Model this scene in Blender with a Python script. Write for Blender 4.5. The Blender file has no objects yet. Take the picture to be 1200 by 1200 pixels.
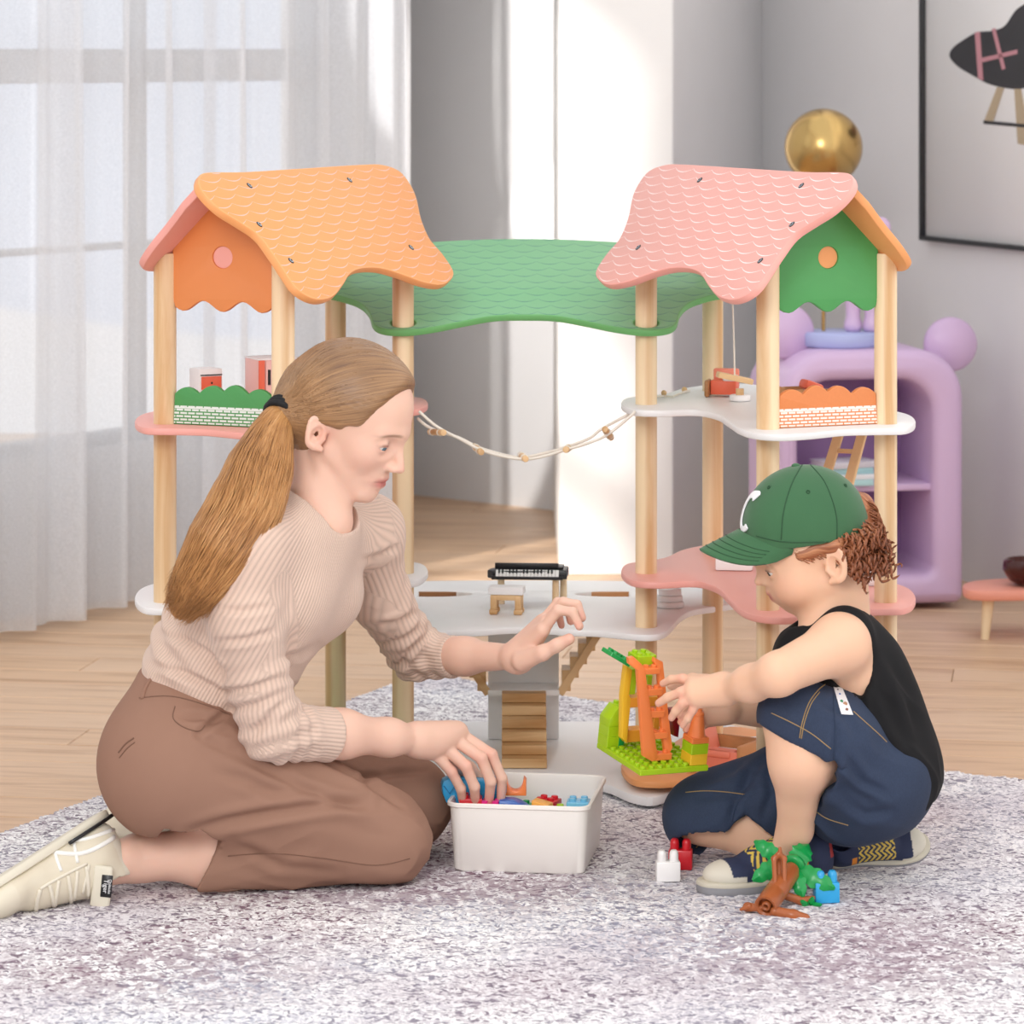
import bpy, bmesh, math, random
import numpy as np
from mathutils import Vector, Matrix
random.seed(7); np.random.seed(7)
scn = bpy.context.scene
COL = scn.collection
PI = math.pi
# ---------------- camera, world, sun, exposure ----------------
F = 4165.0; CAMZ = 1.13; HZ = 60.0; CX = 600.0      # focal length in px of a 1200 px frame, eye height, horizon row
cd = bpy.data.cameras.new('camera'); cam = bpy.data.objects.new('camera', cd); COL.objects.link(cam)
cam.location = (0, 0, CAMZ); cam.rotation_euler = (PI/2, 0, 0)
cd.sensor_width = 36; cd.lens = F/1200*36; cd.shift_y = -(600-HZ)/1200; cd.clip_end = 300
cd.dof.use_dof = True; cd.dof.focus_distance = 4.95; cd.dof.aperture_fstop = 10.0
scn.camera = cam
scn.view_settings.view_transform = 'Standard'; scn.view_settings.look = 'None'
scn.view_settings.exposure = 0.22; scn.view_settings.gamma = 1.0
scn.view_settings.use_curve_mapping = False
w = bpy.data.worlds.new('world'); scn.world = w; w.use_nodes = True
bg = w.node_tree.nodes['Background']
bg.inputs[0].default_value = (0.97, 0.98, 1.0, 1); bg.inputs[1].default_value = 1.07
def lamp(name, kind, loc, energy, col=(1,1,1), **k):
    l = bpy.data.lights.new(name, kind); l.energy = energy; l.color = col
    for a, b in k.items(): setattr(l, a, b)
    o = bpy.data.objects.new(name, l); COL.objects.link(o); o.location = loc; return o
sun = lamp('sun', 'SUN', (-4, 0, 6), 3.2, (1, .965, .91), angle=math.radians(2.2))
sun.rotation_euler = Vector((.575, .815, -.50)).to_track_quat('-Z', 'Y').to_euler()
sb = lamp('studio_softbox', 'AREA', (-1.3, .6, 2.5), 105, (1, .985, .96), shape='RECTANGLE', size=2.0, size_y=1.6)
sb.rotation_euler = (Vector((0, 4.9, .4)) - sb.location).to_track_quat('-Z', 'Y').to_euler()

for nm, tgt, ang, sc_, roll, e in (('window_light_high', (.055, 8.80, 1.02), 3.6, (1, 3.2, 1), .10, 600), ('window_light_low', (.035, 8.82, .42), 3.9, (1, 2.6, 1), -.12, 520)):  # added spots inside the room, imitating sun patches on the back wall
    o = lamp(nm, 'SPOT', (-.75, 5.6, 2.9), e, (1, .97, .93), spot_size=math.radians(ang), spot_blend=.12, shadow_soft_size=.02, use_square=True)
    q = (Vector(tgt)-o.location).to_track_quat('-Z', 'Y'); o.rotation_euler = (q @ Matrix.Rotation(roll, 3, 'Z').to_quaternion()).to_euler(); o.scale = sc_

# ---------------- helpers ----------------
def W(px, py, z):                       # point seen at px,py at distance z
    return Vector(((px-CX)/F*z, z, CAMZ-(py-HZ)/F*z))
def G(px, py, h=0.0):                   # point seen at px,py lying at height h
    z = F*(CAMZ-h)/(py-HZ); return Vector(((px-CX)/F*z, z, h))
def RP(px, py, p0, n):                  # point seen at px,py on a plane
    d = Vector(((px-CX)/F, 1, -(py-HZ)/F)); o = Vector((0, 0, CAMZ)); n = Vector(n)
    return o + d*((Vector(p0)-o).dot(n)/d.dot(n))
def tag(o, label=None, cat=None, group=None, kind=None):
    if label: o['label'] = label
    if cat: o['category'] = cat
    if group: o['group'] = group
    if kind: o['kind'] = kind
    return o
def empty(name, loc, label=None, cat=None, group=None, kind=None):
    o = bpy.data.objects.new(name, None); COL.objects.link(o); o.location = loc; o.empty_display_size = .03
    return tag(o, label, cat, group, kind)
def attach(o, parent):
    if parent is not None:
        o.parent = parent
        M = Matrix.Identity(4); p = parent
        while p is not None:
            M = Matrix.Translation(-p.location) @ M if p.rotation_euler.to_quaternion().angle < 1e-6 else (Matrix.LocRotScale(p.location, p.rotation_euler, None).inverted()) @ M
            p = p.parent if False else None
        o.matrix_parent_inverse = M if parent.parent is None else Matrix.Identity(4)
        if parent.parent is not None:
            o.matrix_parent_inverse = Matrix.Identity(4)
    return o
def mk(name, V, Fc, mats, parent=None, smooth=True, uv=None, fm=None, col=None):
    """one mesh object; vertices in world space"""
    me = bpy.data.meshes.new(name)
    V = [tuple(v) for v in V] if not isinstance(V, np.ndarray) else V.tolist()
    me.from_pydata(V, [], Fc if isinstance(Fc, list) else Fc.tolist())
    if not isinstance(mats, (list, tuple)): mats = [mats]
    for m in mats: me.materials.append(m)
    if fm is not None: me.polygons.foreach_set('material_index', np.asarray(fm, dtype=np.int32))
    me.polygons.foreach_set('use_smooth', [smooth]*len(me.polygons))
    if uv is not None:
        ul = me.uv_layers.new(name='UVMap'); idx = np.zeros(len(me.loops), dtype=np.int32)
        me.loops.foreach_get('vertex_index', idx); ul.data.foreach_set('uv', np.asarray(uv, dtype=np.float32)[idx].ravel())
    if col is not None:
        a = me.attributes.new('Col', 'FLOAT_COLOR', 'POINT')
        c = np.ones((len(V), 4), dtype=np.float32); c[:, :3] = col; a.data.foreach_set('color', c.ravel())
    o = bpy.data.objects.new(name, me); COL.objects.link(o)
    return attach(o, parent)
def sharp(o, deg=35):
    me = o.data
    try: me.set_sharp_from_angle(angle=math.radians(deg))
    except Exception: pass
    return o
class MB:                               # collects pieces of one mesh
    def __init__(s): s.V = []; s.F = []; s.M = []; s.n = 0
    def add(s, V, Fc, mi=0):
        s.V += [tuple(v) for v in V]; s.F += [tuple(i+s.n for i in f) for f in Fc]; s.M += [mi]*len(Fc); s.n += len(V); return s
    def build(s, name, mats, parent=None, smooth=True, ang=35):
        o = mk(name, s.V, [list(f) for f in s.F], mats, parent, smooth, fm=s.M)
        if smooth: sharp(o, ang)
        return o
def rot(ax, a): return Matrix.Rotation(a, 3, ax)
def basis(x, y, z): return Matrix((x, y, z)).transposed()
def g_box(c, s, R=None, b=.0, seg=2):
    """box with rounded edges: centre c, size s, rotation R"""
    bm = bmesh.new(); bmesh.ops.create_cube(bm, size=1)
    for v in bm.verts: v.co = Vector((v.co.x*s[0], v.co.y*s[1], v.co.z*s[2]))
    if b > 0: bmesh.ops.bevel(bm, geom=list(bm.edges), offset=min(b, min(s)*.45), segments=seg, profile=.5, affect='EDGES')
    c = Vector(c); bm.verts.index_update()
    V = [(R @ v.co if R else v.co)+c for v in bm.verts]; Fc = [[v.index for v in f.verts] for f in bm.faces]
    bm.free(); return V, Fc
def g_lathe(prof, c, n=32, R=None, closed=True):
    """revolve (r,z) pairs about z"""
    V = []; Fc = []; c = Vector(c)
    for r, z in prof:
        for k in range(n):
            p = Vector((r*math.cos(2*PI*k/n), r*math.sin(2*PI*k/n), z)); V.append((R @ p if R else p)+c)
    m = len(prof)
    for i in range(m-1):
        for k in range(n):
            Fc.append([i*n+k, i*n+(k+1) % n, (i+1)*n+(k+1) % n, (i+1)*n+k])
    if closed:
        Fc.append([k for k in range(n)][::-1]); Fc.append([(m-1)*n+k for k in range(n)])
    return V, Fc
def g_tube(pts, rad, n=8, cap=True):
    """tube along points, radius number or list"""
    P = [Vector(p) for p in pts]; m = len(P)
    if not hasattr(rad, '__len__'): rad = [rad]*m
    V = []; Fc = []; t0 = (P[1]-P[0]).normalized()
    a = Vector((0, 0, 1)) if abs(t0.z) < .9 else Vector((1, 0, 0))
    nrm = (a - t0*a.dot(t0)).normalized()
    for i in range(m):
        t = (P[min(i+1, m-1)]-P[max(i-1, 0)]).normalized()
        nrm = (nrm - t*nrm.dot(t)).normalized(); bn = t.cross(nrm)
        for k in range(n):
            an = 2*PI*k/n; V.append(P[i]+(nrm*math.cos(an)+bn*math.sin(an))*rad[i])
    for i in range(m-1):
        for k in range(n): Fc.append([i*n+k, i*n+(k+1) % n, (i+1)*n+(k+1) % n, (i+1)*n+k])
    if cap: Fc.append([k for k in range(n)][::-1]); Fc.append([(m-1)*n+k for k in range(n)])
    return V, Fc
def g_cyl(a, b, r, r2=None, n=24, bev=.0):
    a, b = Vector(a), Vector(b); L = (b-a).length; q = (b-a).to_track_quat('Z', 'Y').to_matrix(); r2 = r if r2 is None else r2
    if bev > 0: prof = [(r-bev, 0), (r-.3*bev, .3*bev), (r, bev), (r2, L-bev), (r2-.3*bev, L-.3*bev), (r2-bev, L)]
    else: prof = [(r, 0), (r2, L)]
    return g_lathe(prof, a, n, q)
def g_sph(c, r, n=16, R=None):
    r = (r, r, r) if not hasattr(r, '__len__') else r; V = []; Fc = []; c = Vector(c); m = n//2
    for i in range(m+1):
        t = PI*i/m
        for k in range(n):
            p = Vector((r[0]*math.sin(t)*math.cos(2*PI*k/n), r[1]*math.sin(t)*math.sin(2*PI*k/n), -r[2]*math.cos(t)))
            V.append((R @ p if R else p)+c)
    for i in range(m):
        for k in range(n): Fc.append([i*n+k, i*n+(k+1) % n, (i+1)*n+(k+1) % n, (i+1)*n+k])
    return V, Fc
def crom(P, k=6, closed=True):
    """smooth curve through 2D/3D points"""
    P = [np.array(p, float) for p in P]; m = len(P); out = []
    rng = range(m) if closed else range(m-1)
    for i in rng:
        if closed: p0, p1, p2, p3 = P[i-1], P[i], P[(i+1) % m], P[(i+2) % m]
        else: p0, p1, p2, p3 = P[max(i-1, 0)], P[i], P[i+1], P[min(i+2, m-1)]
        for j in range(k):
            t = j/k; out.append(.5*((2*p1)+(-p0+p2)*t+(2*p0-5*p1+4*p2-p3)*t*t+(-p0+3*p1-3*p2+p3)*t**3))
    if not closed: out.append(P[-1])
    return out
def area2(P):
    P = np.array(P); x, y = P[:, 0], P[:, 1]; return .5*np.sum(x*np.roll(y, -1)-np.roll(x, -1)*y)
def g_board(outer, th, O, U, Vv, holes=(), bev=.0022):
    """board: 2D loops in frame (O,U,V), normal N=UxV; top face at O-plane, thickness th below. Returns V,F,face kinds,uv"""
    U = Vector(U).normalized(); Vv = Vector(Vv).normalized(); N = U.cross(Vv); O = Vector(O)
    Vs = []; Fs = []; K = []; UV = []; caps = {0: [], 1: []}
    for li, loop in enumerate([outer]+list(holes)):
        P = np.array(loop, float)
        if (area2(P) < 0) != (li > 0): P = P[::-1]
        t = np.roll(P, -1, 0)-np.roll(P, 1, 0); t /= (np.linalg.norm(t, axis=1)[:, None]+1e-12)
        nin = np.stack([-t[:, 1], t[:, 0]], 1); n = len(P); base = len(Vs)
        for ins, h in ((bev, 0), (bev*.3, bev*.3), (0, bev), (0, th-bev), (bev*.3, th-bev*.3), (bev, th)):
            for q, m_ in zip(P, nin):
                p = q+m_*ins; Vs.append(O+U*p[0]+Vv*p[1]-N*h); UV.append((p[0], p[1]))
        for i in range(5):
            for k in range(n):
                Fs.append([base+i*n+k, base+(i+1)*n+k, base+(i+1)*n+(k+1) % n, base+i*n+(k+1) % n]); K.append(1)
        caps[0].append([base+k for k in range(n)]); caps[1].append([base+5*n+k for k in range(n)])
    for side in (0, 1):
        loops = caps[side]
        if len(loops) == 1:
            f = loops[0]; Fs.append(f if side == 0 else f[::-1]); K.append(0)
        else:
            from mathutils.geometry import tessellate_polygon
            vl = [[Vector((UV[i][0], UV[i][1], 0)) for i in L] for L in loops]; flat = [i for L in loops for i in L]
            for t3 in tessellate_polygon(vl):
                f = [flat[i] for i in t3]
                a2 = area2([UV[i] for i in f])
                if abs(a2) < 1e-12: continue
                if (a2 < 0) != (side == 1): f = f[::-1]
                Fs.append(f); K.append(0)
    return Vs, Fs, K, UV
def board(name, outer, th, O, U, Vv, mats, parent, holes=(), bev=.0022):
    Vs, Fs, K, UV = g_board(outer, th, O, U, Vv, holes, bev)
    if not isinstance(mats, (list, tuple)): mats = [mats, mats]
    o = mk(name, Vs, Fs, list(mats), parent, True, uv=UV, fm=K); sharp(o, 30); return o

# ---------------- materials ----------------
def lin(c):
    if isinstance(c, str): c = [int(c[i:i+2], 16)/255 for i in (0, 2, 4)]
    return tuple((x/12.92 if x <= .04045 else ((x+.055)/1.055)**2.4) for x in c)
class NT:
    def __init__(s, name):
        s.m = bpy.data.materials.new(name); s.m.use_nodes = True; s.t = s.m.node_tree; s.b = s.t.nodes['Principled BSDF']; s.l = s.t.links.new
    def n(s, typ, **k):
        x = s.t.nodes.new(typ)
        for a, b in k.items():
            if a.startswith('i_'):
                key = a[2:]; key = int(key) if key.isdigit() else key.replace('_', ' ')
                x.inputs[key].default_value = b
            else: setattr(x, a, b)
        return x
    def math(s, op, a, b=None, c=None):
        x = s.t.nodes.new('ShaderNodeMath'); x.operation = op
        for i, v in enumerate((a, b, c)):
            if v is None: continue
            if isinstance(v, (int, float)): x.inputs[i].default_value = v
            else: s.l(v, x.inputs[i])
        return x.outputs[0]
    def mix(s, fac, a, b, mode='MIX'):
        x = s.t.nodes.new('ShaderNodeMix'); x.data_type = 'RGBA'; x.blend_type = mode
        for i, v in ((0, fac), (6, a), (7, b)):
            if isinstance(v, (int, float)): x.inputs[i].default_value = v
            elif isinstance(v, tuple): x.inputs[i].default_value = (*v[:3], 1)
            else: s.l(v, x.inputs[i])
        return x.outputs[2]
    def coord(s, which='Object', scale=(1, 1, 1), rz=(0, 0, 0)):
        tc = s.n('ShaderNodeTexCoord'); mp = s.n('ShaderNodeMapping'); mp.inputs['Scale'].default_value = scale; mp.inputs['Rotation'].default_value = rz
        s.l(tc.outputs[which], mp.inputs[0]); return mp.outputs[0]
    def noise(s, vec, scale, detail=3, rough=.5, dist=0):
        x = s.n('ShaderNodeTexNoise'); s.l(vec, x.inputs['Vector']); x.inputs['Scale'].default_value = scale
        x.inputs['Detail'].default_value = detail; x.inputs['Roughness'].default_value = rough; x.inputs['Distortion'].default_value = dist; return x.outputs['Fac']
    def ramp(s, fac, pts, interp='LINEAR'):
        x = s.n('ShaderNodeValToRGB'); x.color_ramp.interpolation = interp; e = x.color_ramp.elements
        while len(e) < len(pts): e.new(.5)
        for i, (p, c) in enumerate(pts): e[i].position = p; e[i].color = (*c[:3], 1)
        s.l(fac, x.inputs[0]); return x.outputs[0]
    def bump(s, h, strength=.3, dist=.01):
        x = s.n('ShaderNodeBump'); x.inputs['Strength'].default_value = strength; x.inputs['Distance'].default_value = dist
        s.l(h, x.inputs['Height']); s.l(x.outputs[0], s.b.inputs['Normal']); return x
    def set(s, **k):
        for a, b in k.items():
            key = a.replace('_', ' ')
            if isinstance(b, (int, float)): s.b.inputs[key].default_value = b
            elif isinstance(b, tuple): s.b.inputs[key].default_value = (*b[:3], 1)
            else: s.l(b, s.b.inputs[key])
        return s
def plain(name, c, rough=.5, var=.06, scale=14, spec=.5, bump=0, metallic=0, sss=0, bscale=200):
    t = NT(name); c = lin(c); v = t.coord(); nz = t.noise(v, scale, 3)
    d = tuple(x*(1-var) for x in c)
    t.set(Base_Color=t.mix(nz, c, d), Roughness=rough, Metallic=metallic)
    t.b.inputs['Specular IOR Level'].default_value = spec
    if sss: t.set(Subsurface_Weight=sss); t.b.inputs['Subsurface Radius'].default_value = (.6, .25, .15); t.b.inputs['Subsurface Scale'].default_value = .01
    if bump: t.bump(t.noise(v, bscale, 2), bump, .002)
    return t.m
def wood(name, c1, c2, axis='z', rough=.45, scale=1.0):
    t = NT(name); s = {'x': (3, 40, 40), 'y': (40, 3, 40), 'z': (40, 40, 2.2)}[axis]; s = tuple(a*scale for a in s)
    v = t.coord('Object', s); a = t.noise(v, 1.0, 4, .6, .8); wv = t.n('ShaderNodeTexWave', wave_type='BANDS', bands_direction='X')
    t.l(v, wv.inputs[0]); wv.inputs['Scale'].default_value = .22; wv.inputs['Distortion'].default_value = 7; wv.inputs['Detail'].default_value = 3
    f = t.math('ADD', t.math('MULTIPLY', a, .6), t.math('MULTIPLY', wv.outputs['Fac'], .4))
    t.set(Base_Color=t.ramp(f, [(.25, lin(c2)), (.55, lin(c1)), (.8, tuple(min(1, x*1.08) for x in lin(c1)))]), Roughness=rough); t.bump(f, .08, .001); return t.m
def scallop(name, base, line, w=.060, h=.0160, th=.040):
    t = NT(name); tc = t.n('ShaderNodeTexCoord'); sp = t.n('ShaderNodeSeparateXYZ'); t.l(tc.outputs['UV'], sp.inputs[0])
    v = t.math('DIVIDE', sp.outputs[1], h); row = t.math('FLOOR', v); fr = t.math('SUBTRACT', v, row)
    off = t.math('MULTIPLY', t.math('MODULO', t.math('ABSOLUTE', row), 2.0), .5)
    u = t.math('ADD', t.math('DIVIDE', sp.outputs[0], w), off); uu = t.math('SUBTRACT', t.math('SUBTRACT', u, t.math('FLOOR', u)), .5)
    q = t.math('MULTIPLY', t.math('MULTIPLY', uu, uu), 1.9)
    d = t.math('ABSOLUTE', t.math('SUBTRACT', t.math('SUBTRACT', fr, .2), q))
    thn = t.math('MULTIPLY', t.math('SUBTRACT', .68, t.math('ABSOLUTE', uu)), th*2.2)
    f = t.math('LESS_THAN', d, thn)
    c = lin(base); nz = t.noise(t.coord(), 300, 2)
    bc = t.mix(nz, c, tuple(x*.93 for x in c))
    t.set(Base_Color=t.mix(f, bc, lin(line)), Roughness=.5); t.bump(nz, .06, .001); return t.m
def brickprint(name, base, line):
    t = NT(name); tc = t.n('ShaderNodeTexCoord'); sp = t.n('ShaderNodeSeparateXYZ'); t.l(tc.outputs['UV'], sp.inputs[0])
    br = t.n('ShaderNodeTexBrick'); t.l(tc.outputs['UV'], br.inputs[0]); br.inputs['Color1'].default_value = (*lin(line), 1); br.inputs['Color2'].default_value = (*lin(line), 1)
    br.inputs['Mortar'].default_value = (*lin(base), 1); br.inputs['Scale'].default_value = 1.0; br.inputs['Mortar Size'].default_value = .0009
    br.inputs['Mortar Smooth'].default_value = 0; br.inputs['Brick Width'].default_value = .0125; br.inputs['Row Height'].default_value = .0046
    inb = t.math('LESS_THAN', sp.outputs[1], .0265); l2 = t.math('GREATER_THAN', sp.outputs[1], .0225)
    l3 = t.math('LESS_THAN', sp.outputs[1], .0248); stripe = t.math('MULTIPLY', l2, l3)
    bb = t.mix(stripe, br.outputs[0], lin(line)); nz = t.noise(t.coord(), 300, 2); c = lin(base)
    bc = t.mix(nz, c, tuple(x*.93 for x in c))
    t.set(Base_Color=t.mix(inb, bc, bb), Roughness=.5); return t.m
M = {}
M['pine'] = wood('pine', 'F0D8B2', 'D3A876')
M['pine_x'] = wood('pine_x', 'E4BF8E', 'C3935C', 'x', scale=1.3)
M['pine_y'] = wood('pine_y', 'E4BF8E', 'B98A55', 'y')
M['dark_pine'] = wood('dark_pine', 'C08A58', '96653B', 'x')
M['white'] = plain('white_board', 'F1F1F1', .38, .02)
M['white_print'] = plain('white_toy_paint', 'F4F2F2', .4, .02)
M['pink'] = plain('pink_paint', 'F2ABA0', .42, .04)
M['pink_light'] = plain('light_pink_paint', 'F4C3BC', .42, .04)
M['orange'] = plain('orange_paint', 'E58E52', .45, .04)
M['orange_edge'] = plain('light_orange_edge', 'F0A668', .45, .04)
M['green'] = plain('green_paint', '4FA05A', .45, .06, 40)
M['green_edge'] = plain('green_edge', '6DB26C', .45, .05)
M['roof_orange'] = scallop('orange_scallops', 'EB9F5C', 'E8B9AE')
M['roof_pink'] = scallop('pink_scallops', 'ECADA2', 'FAE6E4')
M['roof_green'] = scallop('green_scallops', '7AB684', '578F78', w=.040, h=.0270, th=.05)
M['fence_orange'] = brickprint('orange_fence_print', 'E0884F', 'F6EDE6')
M['fence_green'] = brickprint('green_fence_print', '4D9C58', 'E4F0EC')
M['black'] = plain('black_lacquer', '1A1A1D', .35, .05)
M['white_key'] = plain('white_key', 'F5F5F5', .4, .02)
M['steel'] = plain('steel', '9FA8B0', .25, .1, metallic=1)
M['dark_hole'] = plain('hole_dark', '3A3330', .7, .1)  # dark colour standing in for the shade in the screw recesses
M['rope'] = plain('cream_rope', 'F3ECE0', .8, .05, 60, bump=.4, bscale=900)
# ---------------- setting ----------------
M['wall'] = plain('grey_plaster', 'E6E5E6', .9, .05, 6, bump=.15, bscale=120)
M['wall_white'] = plain('white_plaster', 'F6F5F3', .9, .04, 5, bump=.15, bscale=120)
M['frame_grey'] = plain('window_frame_grey', 'A9ACB0', .5, .05)
M['sill_wall'] = plain('sill_wall', 'BFC0C3', .9, .05)
def wallseg(name, a, b, h, mat, th=.08, z0=0, parent=None):
    a = Vector((a[0], a[1], 0)); b = Vector((b[0], b[1], 0)); d = (b-a); L = d.length; d.normalize(); n = Vector((-d.y, d.x, 0))
    R = basis(d, n, Vector((0, 0, 1)))
    V, Fc = g_box((a+b)/2+n*th/2+Vector((0, 0, z0+h/2)), (L, th, h), R)
    return V, Fc
# floor: slab with oak planks laid on it
fl = mk('floor', *g_box((0, 4.6, -.03), (9, 12, .04)), plain('sub_floor', 'BFA58C', .6, .08), None, False); tag(fl, kind='structure')
def plankmat(i, c1, c2):
    t = NT('oak_plank_%s' % i); v = t.coord('Object', (1.2, 14, 14)); oi = t.n('ShaderNodeObjectInfo')
    cb = t.n('ShaderNodeVectorMath', operation='ADD'); t.l(v, cb.inputs[0]); t.l(oi.outputs['Random'], cb.inputs[1])
    sc = t.n('ShaderNodeVectorMath', operation='SCALE'); sc.inputs['Scale'].default_value = 7.0; t.l(oi.outputs['Random'], sc.inputs[0]); t.l(sc.outputs[0], cb.inputs[1])
    a = t.noise(cb.outputs[0], 1.6, 5, .6, 1.2)
    g = t.ramp(a, [(.3, lin(c2)), (.5, lin(c1)), (.75, tuple(min(1, x*1.1) for x in lin(c1)))])
    tone = t.mix(t.math('MULTIPLY', oi.outputs['Random'], .35), g, lin('E2C7AE'))
    t.set(Base_Color=tone, Roughness=.42); t.bump(a, .08, .002); return t.m
pm = plankmat('light', 'D8B491', 'B88D66')
pme = None; ang = math.radians(-9); ca, sa = math.cos(ang), math.sin(ang)
PW, PL = .135, 1.15; k = 0
for r in range(-2, 46):
    for c in range(-3, 4):
        lx = (c+(.37*r) % 1.0)*PL; ly = 3.5+r*PW; ly -= .6
        x = lx*ca-(ly-5)*sa*1.0; y = 5+lx*sa+(ly-5)*ca
        if not (-1.75 < x < 1.95 and 4.6 < y < 9.5): continue
        if pme is None:
            o = mk('plank', *g_box((0, 0, 0), (PL-.0012, PW-.0025, .0095), None, .0012, 1), pm, None, False); pme = o.data
        else:
            o = bpy.data.objects.new('plank', pme); COL.objects.link(o)
        o.parent = fl; o.location = (x, y, -.00475-.0003*(k % 2)); o.rotation_euler = (0, 0, ang); k += 1
# back walls
def wall(name, a, b, h=3.4, mat='wall', **kw):
    V, Fc = wallseg(name, a, b, h, None, **kw); o = mk(name, V, Fc, M[mat], None, False); return tag(o, kind='structure')
wall('wall_back', (-.35, 9.14), (.2, 8.66))
wall('wall_right_return', (.345, 7.66), (.60, 8.53), th=.05)
wall('wall_right', (.60, 8.53), (3.2, 1.76))
wall('wall_left_return', (-.23, 8.05), (-.32, 9.2))
o = mk('wall_pillar', *g_box((.225, 7.66+.55, 1.7), (.246, 1.1, 3.4), None, .004, 1), M['wall_white'], None, False); tag(o, kind='structure')
# window wall behind the sheer curtains
WA = Vector((-1.50, 6.32, 0)); WBp = Vector((-.33, 8.02, 0)); wd = (WBp-WA).normalized(); wn = Vector((-wd.y, wd.x, 0)); WL = (WBp-WA).length
wR = basis(wd, wn, Vector((0, 0, 1)))
def wbox(s0, s1, z0, z1, dpt=.08, off=0):
    return g_box(WA+wd*(s0+s1)/2+wn*(dpt/2+off)+Vector((0, 0, (z0+z1)/2)), (s1-s0, dpt, z1-z0), wR, .003, 1)
mb = MB(); mb.add(*wbox(-.02, WL+.1, 0, .32, .12)); mb.add(*wbox(-.02, WL+.1, 2.6, 3.4, .12)); mb.add(*wbox(WL-.16, WL+.1, .32, 2.6, .12)); mb.add(*wbox(-.02, .06, .32, 2.6, .12))
tag(mb.build('wall_left', M['sill_wall'], None, False), kind='structure')
xs = [.06, .45, .86, 1.32, WL-.16]
M['glass'] = None
t = NT('window_glass'); tp = t.n('ShaderNodeBsdfTransparent'); gl = t.n('ShaderNodeBsdfGlossy'); gl.inputs['Roughness'].default_value = .02; ms = t.n('ShaderNodeMixShader'); ms.inputs[0].default_value = .06
t.l(tp.outputs[0], ms.inputs[1]); t.l(gl.outputs[0], ms.inputs[2]); t.l(ms.outputs[0], [x for x in t.t.nodes if x.type == 'OUTPUT_MATERIAL'][0].inputs[0]); M['glass'] = t.m
for i in range(4):
    a, b = xs[i], xs[i+1]; mb = MB()
    for (s0, s1) in ((a, a+.012), (b-.012, b)): mb.add(*wbox(s0, s1, .32, 2.6, .05, .02))
    for (z0, z1) in ((.32, .345), (.72, .733), (1.065, 1.135), (1.62, 1.65), (2.57, 2.6)): mb.add(*wbox(a, b, z0, z1, .05, .02))
    wo = mb.build('window_%d' % (i+1), M['frame_grey'], None, False); tag(wo, kind='structure')
    for (z0, z1) in ((.345, .72), (.733, 1.065), (1.135, 1.62), (1.65, 2.57)):
        mk('pane', *wbox(a+.012, b-.012, z0, z1, .004, .04), M['glass'], wo, False)
# side wall with the open window the sun comes through (left of the frame)
mb = MB()
X0 = -1.52
def sbox(y0, y1, z0, z1, d=.12): return g_box((X0-d/2, (y0+y1)/2, (z0+z1)/2), (d, y1-y0, z1-z0))
mb.add(*sbox(-3, 4.97, 0, 3.8)); mb.add(*sbox(4.97, 6.35, 0, 1.12)); mb.add(*sbox(4.97, 6.35, 2.75, 3.8)); mb.add(*sbox(6.2, 6.38, 1.12, 2.75))
tag(mb.build('wall_left_side', M['wall'], None, False), kind='structure')
mb = MB()
for yy in (4.97, 5.72, 6.17): mb.add(*sbox(yy, yy+.035, 1.12, 2.75, .05))
for zz in (1.12, 1.66, 2.05, 2.72): mb.add(*sbox(4.97, 6.2, zz, zz+.04, .05))
tag(mb.build('window_5', M['frame_grey'], None, False), kind='structure')
# far hills and ground outside the windows
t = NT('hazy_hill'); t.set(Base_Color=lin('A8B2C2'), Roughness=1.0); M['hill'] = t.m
V = []; Fc = []; n = 60
for i in range(n+1):
    x = -60+i*1.6; h = 1.0+1.6*math.sin(i*.21)+.8*math.sin(i*.63+1)+.9
    V += [(x, 60+10*math.sin(i*.3), -3), (x, 62+10*math.sin(i*.3), max(h, .5)), (x, 80+10*math.sin(i*.3), -3)]
for i in range(n):
    a = i*3; Fc += [[a, a+3, a+4, a+1], [a+1, a+4, a+5, a+2]]
tag(mk('hills_backdrop', V, Fc, M['hill'], None, True), kind='structure')
# curtains: sheer folded panels
def sheer(name, c, tr):
    t = NT(name); tn = t.n('ShaderNodeBsdfTranslucent'); tp = t.n('ShaderNodeBsdfTransparent'); df = t.n('ShaderNodeBsdfDiffuse')
    tn.inputs[0].default_value = (*lin(c), 1); df.inputs[0].default_value = (*lin(c), 1)
    nz = t.noise(t.coord('Object', (300, 300, 300)), 1, 1)
    m1 = t.n('ShaderNodeMixShader'); m1.inputs[0].default_value = .5; t.l(tn.outputs[0], m1.inputs[1]); t.l(df.outputs[0], m1.inputs[2])
    m2 = t.n('ShaderNodeMixShader'); t.l(t.math('ADD', t.math('MULTIPLY', nz, .2), tr-.1), m2.inputs[0]); t.l(m1.outputs[0], m2.inputs[1]); t.l(tp.outputs[0], m2.inputs[2])
    out = [x for x in t.t.nodes if x.type == 'OUTPUT_MATERIAL'][0]; t.l(m2.outputs[0], out.inputs[0]); return t.m
M['sheer'] = sheer('sheer_voile', 'EDEFF3', .33)
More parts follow.
